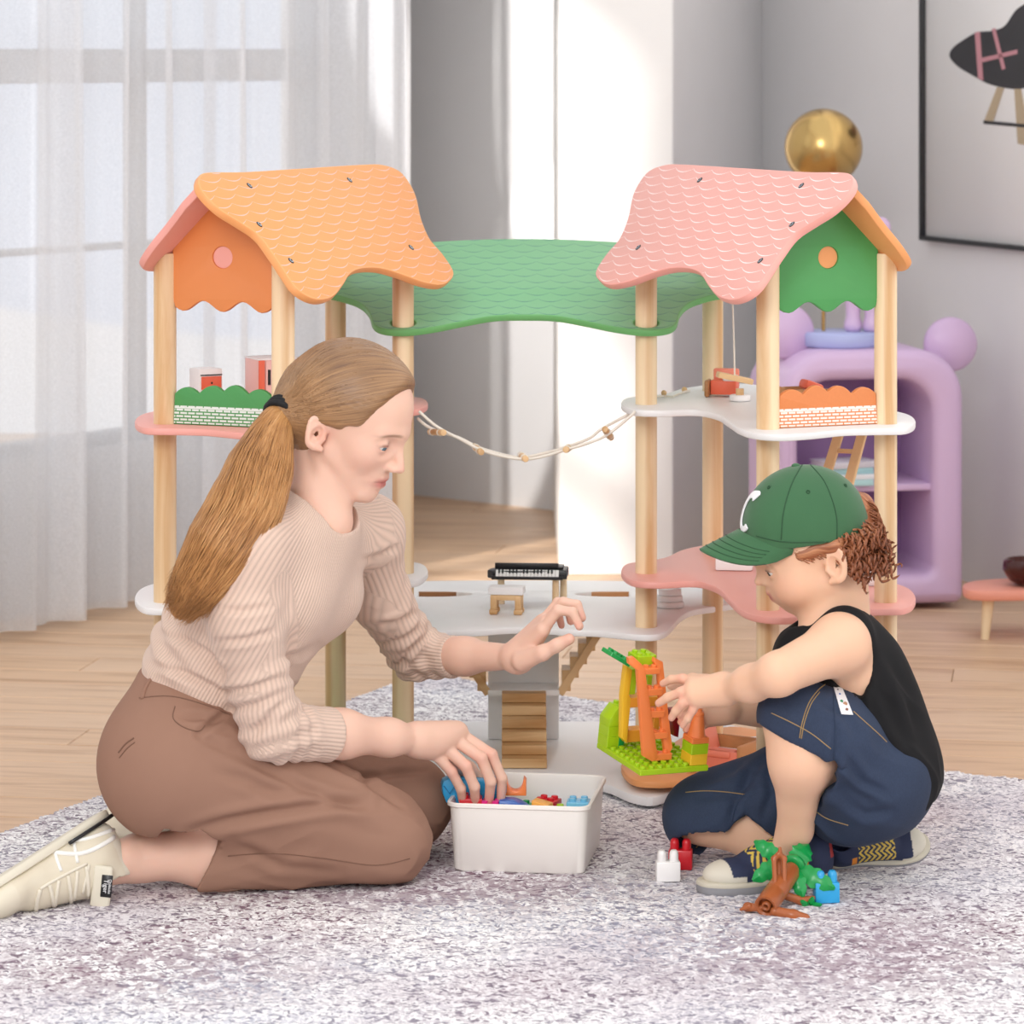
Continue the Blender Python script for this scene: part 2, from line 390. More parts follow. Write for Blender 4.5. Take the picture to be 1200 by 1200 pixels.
def curtain(a, b, off, amp, wl, ph, label, zb=.02, flare=1.0):
    a = Vector((*a, 0)); b = Vector((*b, 0)); d = (b-a); L = d.length; d.normalize(); n = Vector((-d.y, d.x, 0))
    nx, nz = int(L/.006), 14; V = []; Fc = []; ph2 = ph*1.7
    for j in range(nz+1):
        z = zb+(3.0-zb)*(j/nz)
        for i in range(nx+1):
            s = L*i/nx
            f = math.sin(2*PI*s/wl+ph+.6*math.sin(s*9+ph2))+.45*math.sin(2*PI*s/(wl*.47)+ph2+.15*z)
            f = f*amp*(1-.25*z/3)
            V.append(a+d*(s+.006*math.sin(z*2+s*20))+n*(f+off)+Vector((0, 0, z)))
    for j in range(nz):
        for i in range(nx):
            q = j*(nx+1)+i; Fc.append([q, q+1, q+nx+2, q+nx+1])
    o = mk('curtain', V, Fc, M['sheer'], None, True); return tag(o, label, 'curtain', 'sheer curtains along the window wall')
c0 = Vector((-1.42, 6.21)); cdv = Vector((.57, .82)).normalized()
def cp(s): p = c0+cdv*s; return (p.x, p.y)
curtain(cp(.30), cp(.60), -.02, .022, .125, .3, 'white sheer curtain panel, leftmost, cut by the left edge of the picture')
curtain(cp(.56), cp(.93), -.045, .020, .14, 1.2, 'white sheer curtain panel left of the orange roof, second from the left edge', .02)
curtain(cp(.88), cp(1.38), -.0, .022, .15, 2.2, 'white sheer curtain panel hanging behind the orange roofed tower')
curtain(cp(1.34), cp(2.02), -.05, .020, .13, .9, 'white sheer curtain panel at the far end of the windows beside the grey wall')
curtain(cp(-.05), cp(.28), .05, .02, .15, 1.9, 'white sheer curtain panel nearest the camera at the left corner')
# ---------------- rug ----------------
rp = [(-.16, 6.42), (.147, 6.13), (.665, 5.54), (.80, 5.46), (1.5, 5.15), (1.6, 3.2), (-1.45, 3.2), (-1.45, 3.445)]
def inside(X, Y, poly):
    r = np.zeros(X.shape, bool); n = len(poly)
    for i in range(n):
        x1, y1 = poly[i]; x2, y2 = poly[(i+1) % n]
        c = ((y1 > Y) != (y2 > Y)) & (X < (x2-x1)*(Y-y1)/(y2-y1+1e-12)+x1); r ^= c
    return r
def vnoise(X, Y, s, seed=0):
    rs = np.random.RandomState(seed); T = rs.rand(256, 256); x = X*s+1000; y = Y*s+1000
    xi = np.floor(x).astype(int); yi = np.floor(y).astype(int); fx = x-xi; fy = y-yi; fx = fx*fx*(3-2*fx); fy = fy*fy*(3-2*fy)
    g = lambda a, b: T[a % 256, b % 256]
    return (g(xi, yi)*(1-fx)+g(xi+1, yi)*fx)*(1-fy)+(g(xi, yi+1)*(1-fx)+g(xi+1, yi+1)*fx)*fy
st = .0055
gx = np.arange(-1.46, 1.62, st); gy = np.arange(3.2, 6.44, st); X, Y = np.meshgrid(gx, gy)
Z = .008+.0028*vnoise(X, Y, 150, 1)+.0025*vnoise(X, Y, 70, 2)
ins = inside(X, Y, rp); idx = -np.ones(X.shape, int); idx[ins] = np.arange(ins.sum())
q = ins[:-1, :-1] & ins[1:, :-1] & ins[:-1, 1:] & ins[1:, 1:]
Fq = np.stack([idx[:-1, :-1][q], idx[:-1, 1:][q], idx[1:, 1:][q], idx[1:, :-1][q]], 1)
t = NT('flecked_wool'); v = t.coord('Object', (1, 1, 1))
wn_ = t.noise(v, 9, 2); big = t.noise(v, 1.7, 3, .6); big2 = t.noise(t.coord('Object', (1.3, 1, 1), (0, 0, .6)), 2.6, 2)
fl1 = t.noise(t.coord('Object', (1, 1.6, 1), (0, 0, .5)), 62, 1, .5, 1.6)
fl2 = t.noise(t.coord('Object', (2.0, 1, 1), (0, 0, .3)), 52, 1, .5, 1.8)
m1 = t.ramp(fl1, [(.40, (0, 0, 0)), (.455, (1, 1, 1))]); m2 = t.ramp(fl2, [(.42, (0, 0, 0)), (.54, (1, 1, 1))])
tint = t.ramp(big, [(.36, lin('9A7D88')), (.5, lin('A79BA6')), (.62, lin('9AA0B4'))])
base = t.mix(t.ramp(big2, [(.40, (0, 0, 0)), (.62, (1, 1, 1))]), lin('FBFAFA'), lin('E6E1E5'))
dark = t.mix(t.ramp(big, [(.38, (0, 0, 0)), (.56, (1, 1, 1))]), lin('6E5764'), lin('93909C'))
tcw = t.n('ShaderNodeTexCoord')
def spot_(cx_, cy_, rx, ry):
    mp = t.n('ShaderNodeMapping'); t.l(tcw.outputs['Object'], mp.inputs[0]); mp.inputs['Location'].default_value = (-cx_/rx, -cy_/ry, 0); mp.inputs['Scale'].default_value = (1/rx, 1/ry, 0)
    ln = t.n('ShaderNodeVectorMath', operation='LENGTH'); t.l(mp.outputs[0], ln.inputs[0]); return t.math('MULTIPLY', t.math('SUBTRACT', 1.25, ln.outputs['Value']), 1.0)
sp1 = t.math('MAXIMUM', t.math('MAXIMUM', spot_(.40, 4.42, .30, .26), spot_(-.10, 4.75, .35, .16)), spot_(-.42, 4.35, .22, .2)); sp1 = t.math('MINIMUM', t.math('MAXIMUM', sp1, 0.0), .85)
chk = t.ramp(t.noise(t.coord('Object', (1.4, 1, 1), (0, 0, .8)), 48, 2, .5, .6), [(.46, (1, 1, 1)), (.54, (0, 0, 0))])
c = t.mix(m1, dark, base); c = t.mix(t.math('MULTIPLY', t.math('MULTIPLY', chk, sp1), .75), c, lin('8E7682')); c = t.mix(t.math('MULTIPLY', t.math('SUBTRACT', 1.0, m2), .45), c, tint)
t.set(Base_Color=c, Roughness=1.0); t.b.inputs['Specular IOR Level'].default_value = .1; t.bump(t.math('ADD', fl1, fl2), .5, .004)
M['rug'] = t.m
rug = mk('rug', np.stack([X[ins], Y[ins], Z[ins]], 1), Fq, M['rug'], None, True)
tag(rug, 'white area rug flecked with grey, blue and mauve under the people and dollhouse', 'rug')
RT = .0115      # height of the pile
# ---------------- toy dollhouse ----------------
XC = .019
uA = Vector((-.41, .912, 0)).normalized()            # axis of the right wing, front to back
wA = Vector((-.912, -.41, 0)).normalized()           # across the right wing, towards the middle
A = Vector((XC+.341, 5.0, 0)); B = Vector((XC+.514, 5.07, 0)); Cp = Vector((XC+.183, 5.35, 0)); D = Vector((XC+.295, 5.56, 0))
def mir(p): return Vector((2*XC-p[0], p[1], p[2]))
house = empty('dollhouse', (XC, 5.35, 0), 'large open wooden dollhouse with orange, pink and green scalloped roofs on round posts', 'dollhouse')
UP = Vector((0, 0, 1))
def post(p, z1):
    V, Fc = g_cyl((p.x, p.y, .0105), (p.x, p.y, z1), .0163, n=32, bev=.0015); return mk('post', V, Fc, M['pine'], house)
for s in (0, 1):
    f = mir if s else (lambda q: q)
    post(f(A), .838); post(f(B), .842); post(f(Cp), .80 if s else .80); post(f(D), .83)
for o in [c for c in house.children if c.name.startswith('post')]: sharp(o)
def flat(name, pts, z, th, mats, mirror=False, holes=(), smooth=5, plane=None):
    """horizontal board whose top edge is traced at height z"""
    def cv(P, k):
        q = [G(x, y, z) for x, y in P]
        if mirror: q = [mir(v) for v in q]
        q = [(v.x-XC, v.y-5.35) for v in q]; return crom(q, k) if k > 1 else q
    return board(name, cv(pts, smooth), th, (XC, 5.35, z), (1, 0, 0), (0, 1, 0), mats, house, [cv(h, k) for h, k in holes])
wing = [(728, 471), (735, 466), (757, 464), (780, 461), (800, 455), (830, 451), (862, 449), (900, 453), (955, 465), (1005, 474), (1046, 481), (1066, 486), (1073, 494), (1062, 501), (1030, 502), (990, 503), (950, 507), (915, 509), (885, 507), (867, 502), (853, 493), (840, 485), (815, 480), (775, 481), (745, 480), (732, 476)]
flat('shelf', wing, .599, .010, M['white'])
flat('shelf', wing, .599, .010, M['pink'], True)
def rewing(name, z, m, mirror):
    q = [G(x, y, .599) for x, y in wing]
    if mirror: q = [mir(v) for v in q]
    return board(name, crom([(v.x-XC, v.y-5.35) for v in q], 5), .010, (XC, 5.35, z), (1, 0, 0), (0, 1, 0), m, house)
rewing('shelf', .345, M['pink'], False); rewing('shelf', .345, M['white'], True)
rewing('shelf', .050, M['orange_edge'], False); rewing('shelf', .050, plain('mint_green', 'A5D8AC', .45), True)
def hbox(name, x0, x1, y0, y1, z0, z1, m, bev=.0012, parent=None): return sharp(mk(name, *g_box(((x0+x1)/2, (y0+y1)/2, (z0+z1)/2), (x1-x0, y1-y0, z1-z0), None, bev, 2), m, parent or house))
# middle floor and bottom platform
half = [(615, 735), (640, 736), (665, 738), (700, 739), (730, 742), (760, 744), (778, 741), (788, 733), (798, 722), (815, 714), (850, 709), (880, 703), (886, 694), (860, 686), (810, 683), (740, 681), (680, 680), (615, 680)]
hw = [G(x, y, .264) for x, y in half]; full = hw+[mir(v) for v in hw[-2:0:-1]]
def slot(sgn):
    a = G(674, 699, .264); b = G(738, 699, .264); c_ = G(738, 692.5, .264)
    x0, x1, y0, y1 = a.x-XC, b.x-XC, a.y-5.35, c_.y-5.35; r = (y1-y0)/2; P = [(x1, y0), (x1, y1)]
    for k in range(9): t = PI/2+PI*k/8; P.append((x0+r+r*math.cos(t)*2.2+r*1.2, (y0+y1)/2+r*math.sin(t)))
    return P if sgn > 0 else [(-x, y) for x, y in P]
so = [(v.x-XC, v.y-5.35) for v in full]
board('middle_floor', crom(so, 4), .010, (XC, 5.35, .264), (1, 0, 0), (0, 1, 0), M['white'], house, [slot(1), slot(-1)])
hb = [G(x, y, .03) for x, y in [(615, 911), (650, 912), (690, 915), (715, 920), (738, 930), (765, 934), (790, 925), (815, 905), (860, 897), (900, 885), (905, 868), (870, 852), (820, 847), (740, 845), (680, 845), (615, 845)]]
fb = hb+[mir(v) for v in hb[-2:0:-1]]
board('bottom_platform', crom([(v.x-XC, v.y-5.35) for v in fb], 4), .014, (XC, 5.35, .03), (1, 0, 0), (0, 1, 0), M['white'], house)
for sg in (1, -1):
    x0, x1 = G(676, 699, .25).x-XC, G(738, 699, .25).x-XC
    hbox('slot_liner', XC+min(sg*x0, sg*x1), XC+max(sg*x0, sg*x1), G(676, 692.5, .264).y-.006, G(676, 692.5, .264).y-.0006, .246, .2632, M['dark_pine'])
# green canopy: tilted board between the wings
sl = .31; n_g = Vector((0, -sl, 1)).normalized(); p_g = Vector((XC, 5.35, .7215)); Vg = Vector((0, 1, sl)).normalized()
def on_g(x, y): q = RP(x, y, p_g, n_g)-p_g; return (q.x, q.dot(Vg))
gl = [(615, 369), (650, 370), (685, 376), (720, 383), (752, 387), (778, 386), (792, 380), (797, 366), (808, 355), (830, 347), (860, 340), (862, 330), (830, 300), (780, 288), (727, 283.5), (670, 280.5), (615, 279.5)]
gr = [on_g(*q) for q in gl]; gf = gr+[(-a, b) for a, b in gr[-2:0:-1]]
def ring(cx, cy, r, n=20, e=1.0): return [(cx+r*math.cos(2*PI*k/n), cy+r*e*math.sin(2*PI*k/n)) for k in range(n)]
hc = Cp.x-XC
board('canopy', crom(gf, 4), .0105, p_g, (1, 0, 0), Vg, [M['roof_green'], M['green_edge']], house, [ring(hc, 0, .0195), ring(-hc, 0, .0195)])
# roofs: two boards per wing meeting at a ridge
RZ = .947
Mid = (A+B)/2; ridge0 = Vector((Mid.x, Mid.y, RZ))
def roof_front(mirror, mats, lab=None):
    n = (UP - wA*-1.0).normalized()                   # faces up and towards the middle
    n = (UP + wA).normalized(); U = uA.copy(); dn = (UP*-1+wA).normalized(); Vv = -dn
    pts = [(1003, 211), (1006, 222), (998, 236), (980, 253), (958, 267), (936, 282), (920, 303), (905, 326), (893, 343), (878, 354), (862, 358), (846, 353), (835, 340), (826, 327), (812, 321), (790, 321), (765, 328), (740, 337), (718, 340), (706, 333), (704, 323), (716, 304), (731, 286), (741, 262), (748, 232), (764, 208), (785, 199), (810, 198.5), (880, 203), (950, 207.5), (990, 208)]
    P = []
    for x, y in pts:
        q = RP(x, y, ridge0, n)-ridge0; P.append((q.dot(U), q.dot(Vv)))
    P = crom(P, 5); O, U2, V2 = ridge0, U, Vv
    if mirror:
        O = mir(O); U2 = Vector((-U.x, U.y, U.z)); V2 = Vector((-Vv.x, Vv.y, Vv.z))
        U2 = -U2; P = [(-a, b) for a, b in P]
    o = board('roof_panel', P, .012, O, U2, V2, mats, house, bev=.003)
    if lab: o['label'] = lab
    for x, y in [(820, 211), (939, 217.5), (928, 263), (748, 290), (891, 305.5)]:   # screws
        q = RP(x, y, ridge0+n*.0120, n)
        nn = n.copy()
        if mirror: q = mir(q); nn = Vector((-n.x, n.y, n.z))
        R = nn.to_track_quat('Z', 'Y').to_matrix(); mb = MB()
        mb.add(*g_lathe([(.0052, -.001), (.0052, .0004), (.0040, .0005)], q, 20, R), 1); mb.add(*g_lathe([(.0038, 0), (.0038, .0010), (.0028, .0014)], q, 18, R), 0)
        mb.add(*g_lathe([(.0014, .0), (.0014, .0018)], q, 6, R), 1)
        mb.build('screw', [M['steel'], M['dark_hole']], o)
    return o
def roof_back(mirror, mats, lab=None):
    # outer slope, falls away from the middle; seen by its edge and underside
    vdir = (UP*-1 - wA).normalized(); U = uA.copy()
    L0, L1 = -.0746, .50
    prof = [(L0, .0), (L0-.006, .05), (L0+.004, .10), (L0+.018, .145), (L0+.045, .165), (.05, .160), (.10, .14), (.16, .135), (.22, .155), (.29, .17), (.34, .15), (.40, .125), (.46, .14), (.50, .15), (.515, .12), (.49, .05), (.47, .0)]
    prof = [(L0, .0), (L0-.004, .035), (L0+.006, .08), (L0+.012, .125), (L0+.03, .160), (.0, .170)]+prof[5:]
    P = crom(prof[1:-1], 5, False); P = [(L0, 0)]+[tuple(p) for p in P]+[(.47, 0)]
    O = ridge0 + Vector((0, 0, -.004)); U2 = U; V2 = vdir
    P = [(a, b) for a, b in P]
    if mirror: O = mir(O); U2 = Vector((-U.x, U.y, 0)); V2 = Vector((-vdir.x, vdir.y, vdir.z))
    N = U2.cross(V2)
    if N.z < 0: U2 = -U2; P = [(-a, b) for a, b in P]
    o = board('roof_panel', P, .012, O, U2, V2, mats, house, bev=.003)
    if lab: o['label'] = lab
roof_front(False, [M['roof_pink'], M['pink']], 'pink roof panel printed with white scallops')
roof_front(True, [M['roof_orange'], M['orange_edge']], 'orange roof panel printed with pale scallops')
roof_back(False, [M['orange_edge'], M['orange_edge']]); roof_back(True, [M['pink'], M['pink']])
# gable boards with a round hole and a wavy lower edge
def gable(mirror, m, medge):
    d = (B-A).normalized(); L = (B-A).length; O = A.copy(); hw_ = L/2
    ztop = RZ-.014; zc = ztop-hw_+.012; zb = .768
    P = [(.012, zb+.012), (.012, zc), (hw_, ztop), (L-.012, zc), (L-.012, zb+.012)]
    n = 26
    for i in range(n+1):
        x = L-.016-(L-.032)*i/n; ph = (x/L)*2*PI*3-.2; P.append((x, zb+.0075*math.cos(ph)))
    hole = ring(hw_+.002, .838, .0155, 28)
    if mirror:
        O = mir(O); d = Vector((-d.x, d.y, 0))
        d = -d; P = [(-a, b) for a, b in P]; hole = [(-a, b) for a, b in hole]
    o = board('gable_board', P, .010, O+Vector((0, -.004, 0)), d, (0, 0, 1), [m, medge], house, [hole])
    return o
g1 = gable(False, M['green'], M['green']); g2 = gable(True, M['orange'], M['orange'])
for g_, f, m in ((g1, lambda q: q, 'orange_edge'), (g2, mir, 'pink')):
    c_ = f((A+B)/2+Vector((.002, 0, .838))); dd = Vector((B-A)); dd = Vector((dd.x if g_ is g1 else -dd.x, dd.y, 0)).normalized(); nn = Vector((dd.y, -dd.x, 0))
    if nn.y > 0: nn = -nn
    o = mk('round_window', *g_cyl(c_-nn*.008+Vector((0, -.004, 0)), c_-nn*.0045+Vector((0, -.004, 0)), .0162, n=28), M[m]); sharp(o); o.parent = g_
def fence(mirror, m, medge):
    d = (B-A).normalized(); L = (B-A).length; O = A+Vector((0, 0, .5995)); P = [(.014, 0), (L-.014, 0)]
    n = 60
    for i in range(n+1):
        x = L-.016-(L-.032)*i/n; u = (x-.016)/(L-.032)
        if mirror: u = u
        hgt = .0400+.0105*abs(math.sin(PI*(u*4-.02)))**.8+.006*math.exp(-((u-.45)/.25)**2)
        P.append((x, hgt+.002))
    if mirror:
        O = mir(A)+Vector((0, 0, .5995)); d = Vector((-d.x, d.y, 0)); d = -d; P = [(-a, b) for a, b in P]
    return board('fence_board', P, .009, O+Vector((0, -.005, 0)), d, (0, 0, 1), [m, medge], house, bev=.0015)
fence(False, M['fence_orange'], M['orange']); fence(True, M['fence_green'], M['green'])
# centre wall, landing and three stairs
cw = lambda px, z: (px-CX)/F*z
def hbox(name, x0, x1, y0, y1, z0, z1, m, bev=.0012, parent=None): return sharp(mk(name, *g_box(((x0+x1)/2, (y0+y1)/2, (z0+z1)/2), (x1-x0, y1-y0, z1-z0), None, bev, 2), m, parent or house))
hbox('stair_wall', cw(572, 5.68), cw(655, 5.68), 5.68, 5.69, .0305, .2535, M['white'])
hbox('landing', cw(572, 5.66), cw(655, 5.66), 5.612, 5.679, .112, .121, M['white'])
sx0, sx1 = cw(588, 5.5), cw(640.5, 5.5)
mb = MB(); NS = 6
stairs = empty('staircase', (XC, 5.5, .03)); attach(stairs, house)
ya, yb, za, zb_ = 5.445, 5.611, .031, .121
for i in range(NS):
    y0 = ya+(yb-ya)*i/NS; zt = za+(zb_-za)*(i+1)/NS
    o = mk('tread', *g_box(((sx0+sx1)/2, (y0+yb)/2, zt-(zb_-za)/NS/2), (sx1-sx0, yb-y0, (zb_-za)/NS-.0006), None, .0008, 1), M['pine_x'], None, False)
    o.parent = stairs; o.matrix_parent_inverse = Matrix.Translation(-Vector((XC, 5.5, .03)))
for sgn in (1, -1):                                    # side flights rise from the landing to the slots
    st = empty('staircase', (XC+sgn*.1, 5.64, .12)); attach(st, house)
    xa, xb = cw(655, 5.64)-XC+.001, cw(716, 5.64)-XC
    n = 6; z0, z1 = .130, .257; xa, xb = xa+.004, xb
    for i in range(n):
        x0 = xa+(xb-xa)*i/n; x1 = xa+(xb-xa)*(i+1)/n; zt = z0+(z1-z0)*(i+1)/n; zlow = z0+(z1-z0)*i/n-.012
        c_ = (XC+sgn*(x0+x1)/2, 5.645, (zt+zlow)/2)
        o = mk('tread', *g_box(c_, (x1-x0+.001, .05, zt-zlow), None, .0006, 1), M['pine_x'], None, False); o.parent = st; o.matrix_parent_inverse = Matrix.Translation(-Vector((XC+sgn*.1, 5.64, .12)))
    a = Vector((XC+sgn*(xa-.004), 5.617, z0-.020)); b = Vector((XC+sgn*(xb+.006), 5.617, z1-.010)); dd = (b-a); Ls = dd.length; dd.normalize()
    R = basis(dd, Vector((0, 1, 0)), dd.cross(Vector((0, 1, 0))))
    o = mk('stringer', *g_box((a+b)/2+Vector((0, 0, .004)), (Ls, .006, .012), R, .001, 1), M['pine_x'], None, False); o.parent = st; o.matrix_parent_inverse = Matrix.Translation(-Vector((XC+sgn*.1, 5.64, .12)))
# ladder on the right wing
a0 = W(946, 628, 5.22); a1 = W(984, 506, 5.22); b0 = W(976, 636, 5.20); b1 = W(1011, 506, 5.20)
ld = empty('ladder', a0); attach(ld, house)
def lad(name, p, q, s):
    dd = (q-p); Ls = dd.length; dd.normalize(); sd = (b0-a0); sd = (sd-dd*sd.dot(dd)).normalized()
    R = basis(dd, sd, dd.cross(sd)); o = mk(name, *g_box((p+q)/2, (Ls, s[0], s[1]), R, .001, 1), M['pine_x'], None, False); o.parent = ld; o.matrix_parent_inverse = Matrix.Translation(-a0)
lad('rail', a0, a1, (.014, .008)); lad('rail', b0, b1, (.014, .008))
for k in range(3):
    t_ = .16+.33*k; p, q = a0.lerp(a1, t_), b0.lerp(b1, t_)
    o = mk('rung', *g_cyl(p, q, .0035, n=10), M['pine_x']); o.parent = ld; o.matrix_parent_inverse = Matrix.Translation(-a0)
# rope ladder bridge between the two upper shelves
rb = empty('rope_bridge', W(615, 535, 5.3)); attach(rb, house); rbl = Vector(rb.location)
def rbp(o): o.parent = rb; o.matrix_parent_inverse = Matrix.Translation(-rbl); return o
front = [(491, 482), (512, 500), (540, 515), (563, 527), (590, 535), (617, 538), (640, 534), (663, 527), (690, 519), (714, 508), (745, 482)]
back = [(489, 490), (505, 502), (538, 513), (560, 524), (590, 533), (612, 536), (638, 531), (660, 525), (690, 514), (706, 502), (738, 485)]
zf, zb2 = 5.255, 5.31
for P, zz in ((front, zf), (back, zb2)):
    rbp(mk('rope', *g_tube([W(x, y, zz) for x, y in crom(P, 4, False)], .0022, 8), M['rope']))
for (x, y, dx, dy) in [(520, 507, -16, -1), (564, 530, -8, -7), (616, 538, -6, -5), (663, 527, 4, -3), (712, 509, -5, -11)]:
    p = W(x, y, zf-.014); q = W(x+dx, y+dy, zb2)
    if dx == -5: p = W(709, 503, zf-.014); q = W(716, 513, zb2)
    mb = MB(); mb.add(*g_cyl(p, q, .0047, n=16, bev=.0006), 0); rr = rbp(mb.build('rung', M['pine_y']))
    for u in (.25, .8): rbp(mk('knot', *g_sph(p.lerp(q, u), (.0062, .0045, .0058), 10), M['rope']))
# knobs with leftover cord lying on the upper right shelf
cords = MB(); cords.add(*g_tube([G(x, y, .6015) for x, y in [(762, 466), (778, 464), (788, 465), (802, 459), (808, 458)]], .0016, 6))
rbp(cords.build('rope', M['rope']))
for x, y in ((778, 461), (802, 457)):
    q = G(x, y+3, .599); rbp(mk('wooden_bead', *g_sph(q+Vector((0, 0, .0045)), .0045, 14), M['pine_y']))
# ---------------- toy furniture on the shelves ----------------
def yawR(a): return Matrix.Rotation(math.radians(a), 3, 'Z')
class Th:                                              # local builder: thing at loc with yaw; parts given in local metres
    def __init__(s, name, loc, yaw, label, cat, group=None, R=None):
        s.loc = Vector(loc); s.R = R or yawR(yaw); s.root = empty(name, s.loc, label, cat, group)
    def put(s, name, VF, m, parent=None, ang=35, smooth=True, uv=None, fm=None, lab=None):
        V, Fc = VF; V = [s.R @ Vector(v)+s.loc for v in V]
        o = mk(name, V, [list(f) for f in Fc], m, None, smooth, uv=uv, fm=fm)
        o.parent = parent or s.root
        o.matrix_parent_inverse = Matrix.Translation(-s.loc)
        if parent is not None and parent.parent is not None: o.matrix_parent_inverse = Matrix.Identity(4); o.data.transform(Matrix.Identity(4)); o.matrix_parent_inverse = Matrix.Identity(4)
        if smooth: sharp(o, ang)
        if lab: o['label'] = lab
        return o
    def box(s, name, c, size, m, b=.001, parent=None, R=None, lab=None): return s.put(name, g_box(c, size, R, b, 2), m, parent, lab=lab)
# NB: a sub-part's mesh is written in world coordinates; its parent part has identity basis, so only the root offset has to be undone once
M['coral'] = plain('coral_paint', 'F08B72', .45, .04); M['coral_red'] = plain('coral_red', 'E9694A', .45, .04); M['mattress'] = plain('white_foam', 'F2E9E8', .7, .03)
t = Th('toy_nightstand', G(243, 487, .599)+Vector((0, .0, .0005)), 28, 'white toy chest with orange drawer behind the green fence on pink shelf', 'toy furniture')
t.box('body', (.006, .02, .0335), (.036, .040, .067), M['white_print'], .0015)
for zz, m in ((.047, 'coral_red'), (.022, 'white_print')):
    d = t.box('drawer', (.006, -.0008, zz), (.031, .003, .019), M[m], .0004); t.put('knob', g_sph((.006, -.0028, zz), .0016, 8), M['black'], d)
    t.box('drawer_line', (.006, -.0006, zz+.0115), (.034, .0015, .0016), M['black'], .0001)
t = Th('toy_wardrobe', G(303, 489, .599)+Vector((0, 0, .0005)), 24, 'tall pale pink toy wardrobe with coral edge behind the post on pink shelf', 'toy furniture')
t.box('body', (.032, .03, .041), (.064, .058, .082), M['pink_light'], .0015)
t.box('side_stripe', (.0045, -.0005, .041), (.009, .003, .081), M['coral_red'], .0005)
t.box('top_panel', (.032, .03, .0828), (.0655, .0595, .0025), M['white_print'], .0008)
t.box('door', (.036, -.0004, .041), (.050, .002, .079), M['pink_light'], .0004); t.put('handle', g_cyl((.016, -.0015, .046), (.016, -.0015, .068), .0022, n=12), M['black'])
t = Th('toy_bed', G(948, 489, .599)+Vector((0, .0, .0005)), 20, 'brown wooden toy bed with red pillow behind the orange fence', 'toy furniture')
t.box('side_rail', (0, 0, .020), (.085, .006, .040), M['dark_pine']); t.box('side_rail', (0, .05, .020), (.085, .006, .040), M['dark_pine'])
t.box('end_board', (-.040, .025, .022), (.006, .05, .044), M['dark_pine']); t.box('mattress', (0, .025, .018), (.072, .042, .026), M['mattress'], .004)
t.box('pillow', (.012, .018, .0425), (.030, .03, .014), M['coral_red'], .005, R=Matrix.Rotation(.35, 3, 'Y'))
t = Th('toy_sofa', G(850, 468, .599)+Vector((0, .04, .0005)), -12, 'coral and white toy sofa with wooden side on white upper shelf', 'toy furniture')
t.box('seat', (0, .01, .014), (.040, .034, .022), M['coral_red'], .002); t.box('cushion', (.010, .006, .028), (.022, .03, .008), M['mattress'], .003)
t.box('side_panel', (-.024, -.004, .013), (.007, .034, .026), M['dark_pine'], .003)
t.box('backrest', (0, .028, .026), (.040, .008, .030), M['coral'], .003)
q = G(867, 470, .599)
t = Th('toy_stool', q+Vector((0, 0, .0005)), 0, 'round white toy stand with wooden peg under the swing plank', 'toy furniture')
t.put('base', g_lathe([(.0150, 0), (.0160, .001), (.0160, .008), (.0150, .009)], (0, 0, 0), 32), M['white_print'], ang=50); t.put('peg', g_cyl((0, 0, .009), (0, 0, .0185), .0062, n=20), M['pine_y'])
t = Th('toy_swing', W(861, 443, q.y-.004), 0, 'wooden toy swing plank hanging on a cream cord from pink roof', 'toy swing')
t.box('seat', (0, 0, 0), (.056, .016, .0085), M['pine_x'], .001, R=Matrix.Rotation(math.radians(13), 3, 'Y') @ Matrix.Rotation(math.radians(14), 3, 'Z'))
t.put('cord', g_tube([(.0, 0, .004), (-.001, .0, .05), (-.003, .0, .112)], .0013, 6), M['rope'])
# piano and its stool
pz = G(640, 706, .264)
t = Th('toy_piano', Vector((cw(622, 5.57), 5.575, .2643)), -4, 'black toy grand piano on wooden legs with white keys on middle floor', 'toy piano')
out = [(-.058, -.024), (.048, -.024), (.056, -.016), (.058, .030), (.050, .036), (.020, .036), (-.005, .030), (-.030, .014), (-.058, .010)]
Vs, Fs, K, UV = g_board(crom(out, 3), .013, (0, 0, .054), (1, 0, 0), (0, 1, 0), bev=.002); t.put('case', (Vs, Fs), M['black'])
t.box('lid', (.012, .012, .0556), (.078, .036, .004), M['black'], .001); t.box('key_slip', (-.004, -.0250, .0435), (.112, .008, .006), M['black'], .001)
t.box('fallboard', (-.006, -.004, .0585), (.1, .004, .010), M['black'], .001)
KR = Matrix.Rotation(math.radians(42), 3, 'X')
for k in range(18):
    t.box('white_key', (-.0505+k*.0055, -.0262, .0505), (.0050, .0125, .002), M['white_key'], .0003, R=KR)
for k in range(17):
    if k % 7 in (2, 6): continue
    t.box('black_key', (-.0478+k*.0055, -.0255, .0533), (.0026, .0070, .0028), M['black'], .0003, R=KR)
for lx, ly in ((.040, -.014), (.050, .024), (-.046, -.008)): t.put('leg', g_cyl((lx, ly, 0), (lx, ly, .042), .0058, .0052, n=16), M['pine'])
t = Th('toy_piano_stool', Vector((cw(594, 5.49), 5.475, .2643)), -7, 'white topped wooden toy stool in front of the black piano', 'toy furniture')
t.box('seat', (0, 0, .036), (.054, .036, .011), M['white_print'], .0015)
for lx in (-.019, .019):
    for ly in (-.012, .012): t.box('leg', (lx, ly, .0165), (.010, .008, .027), M['pine_x'], .002); t.box('foot', (lx, ly-.001, .004), (.013, .010, .008), M['pine_x'], .002)
for ly in (-.012, .012): t.box('rail', (0, ly, .026), (.034, .006, .009), M['pine_x'], .002)
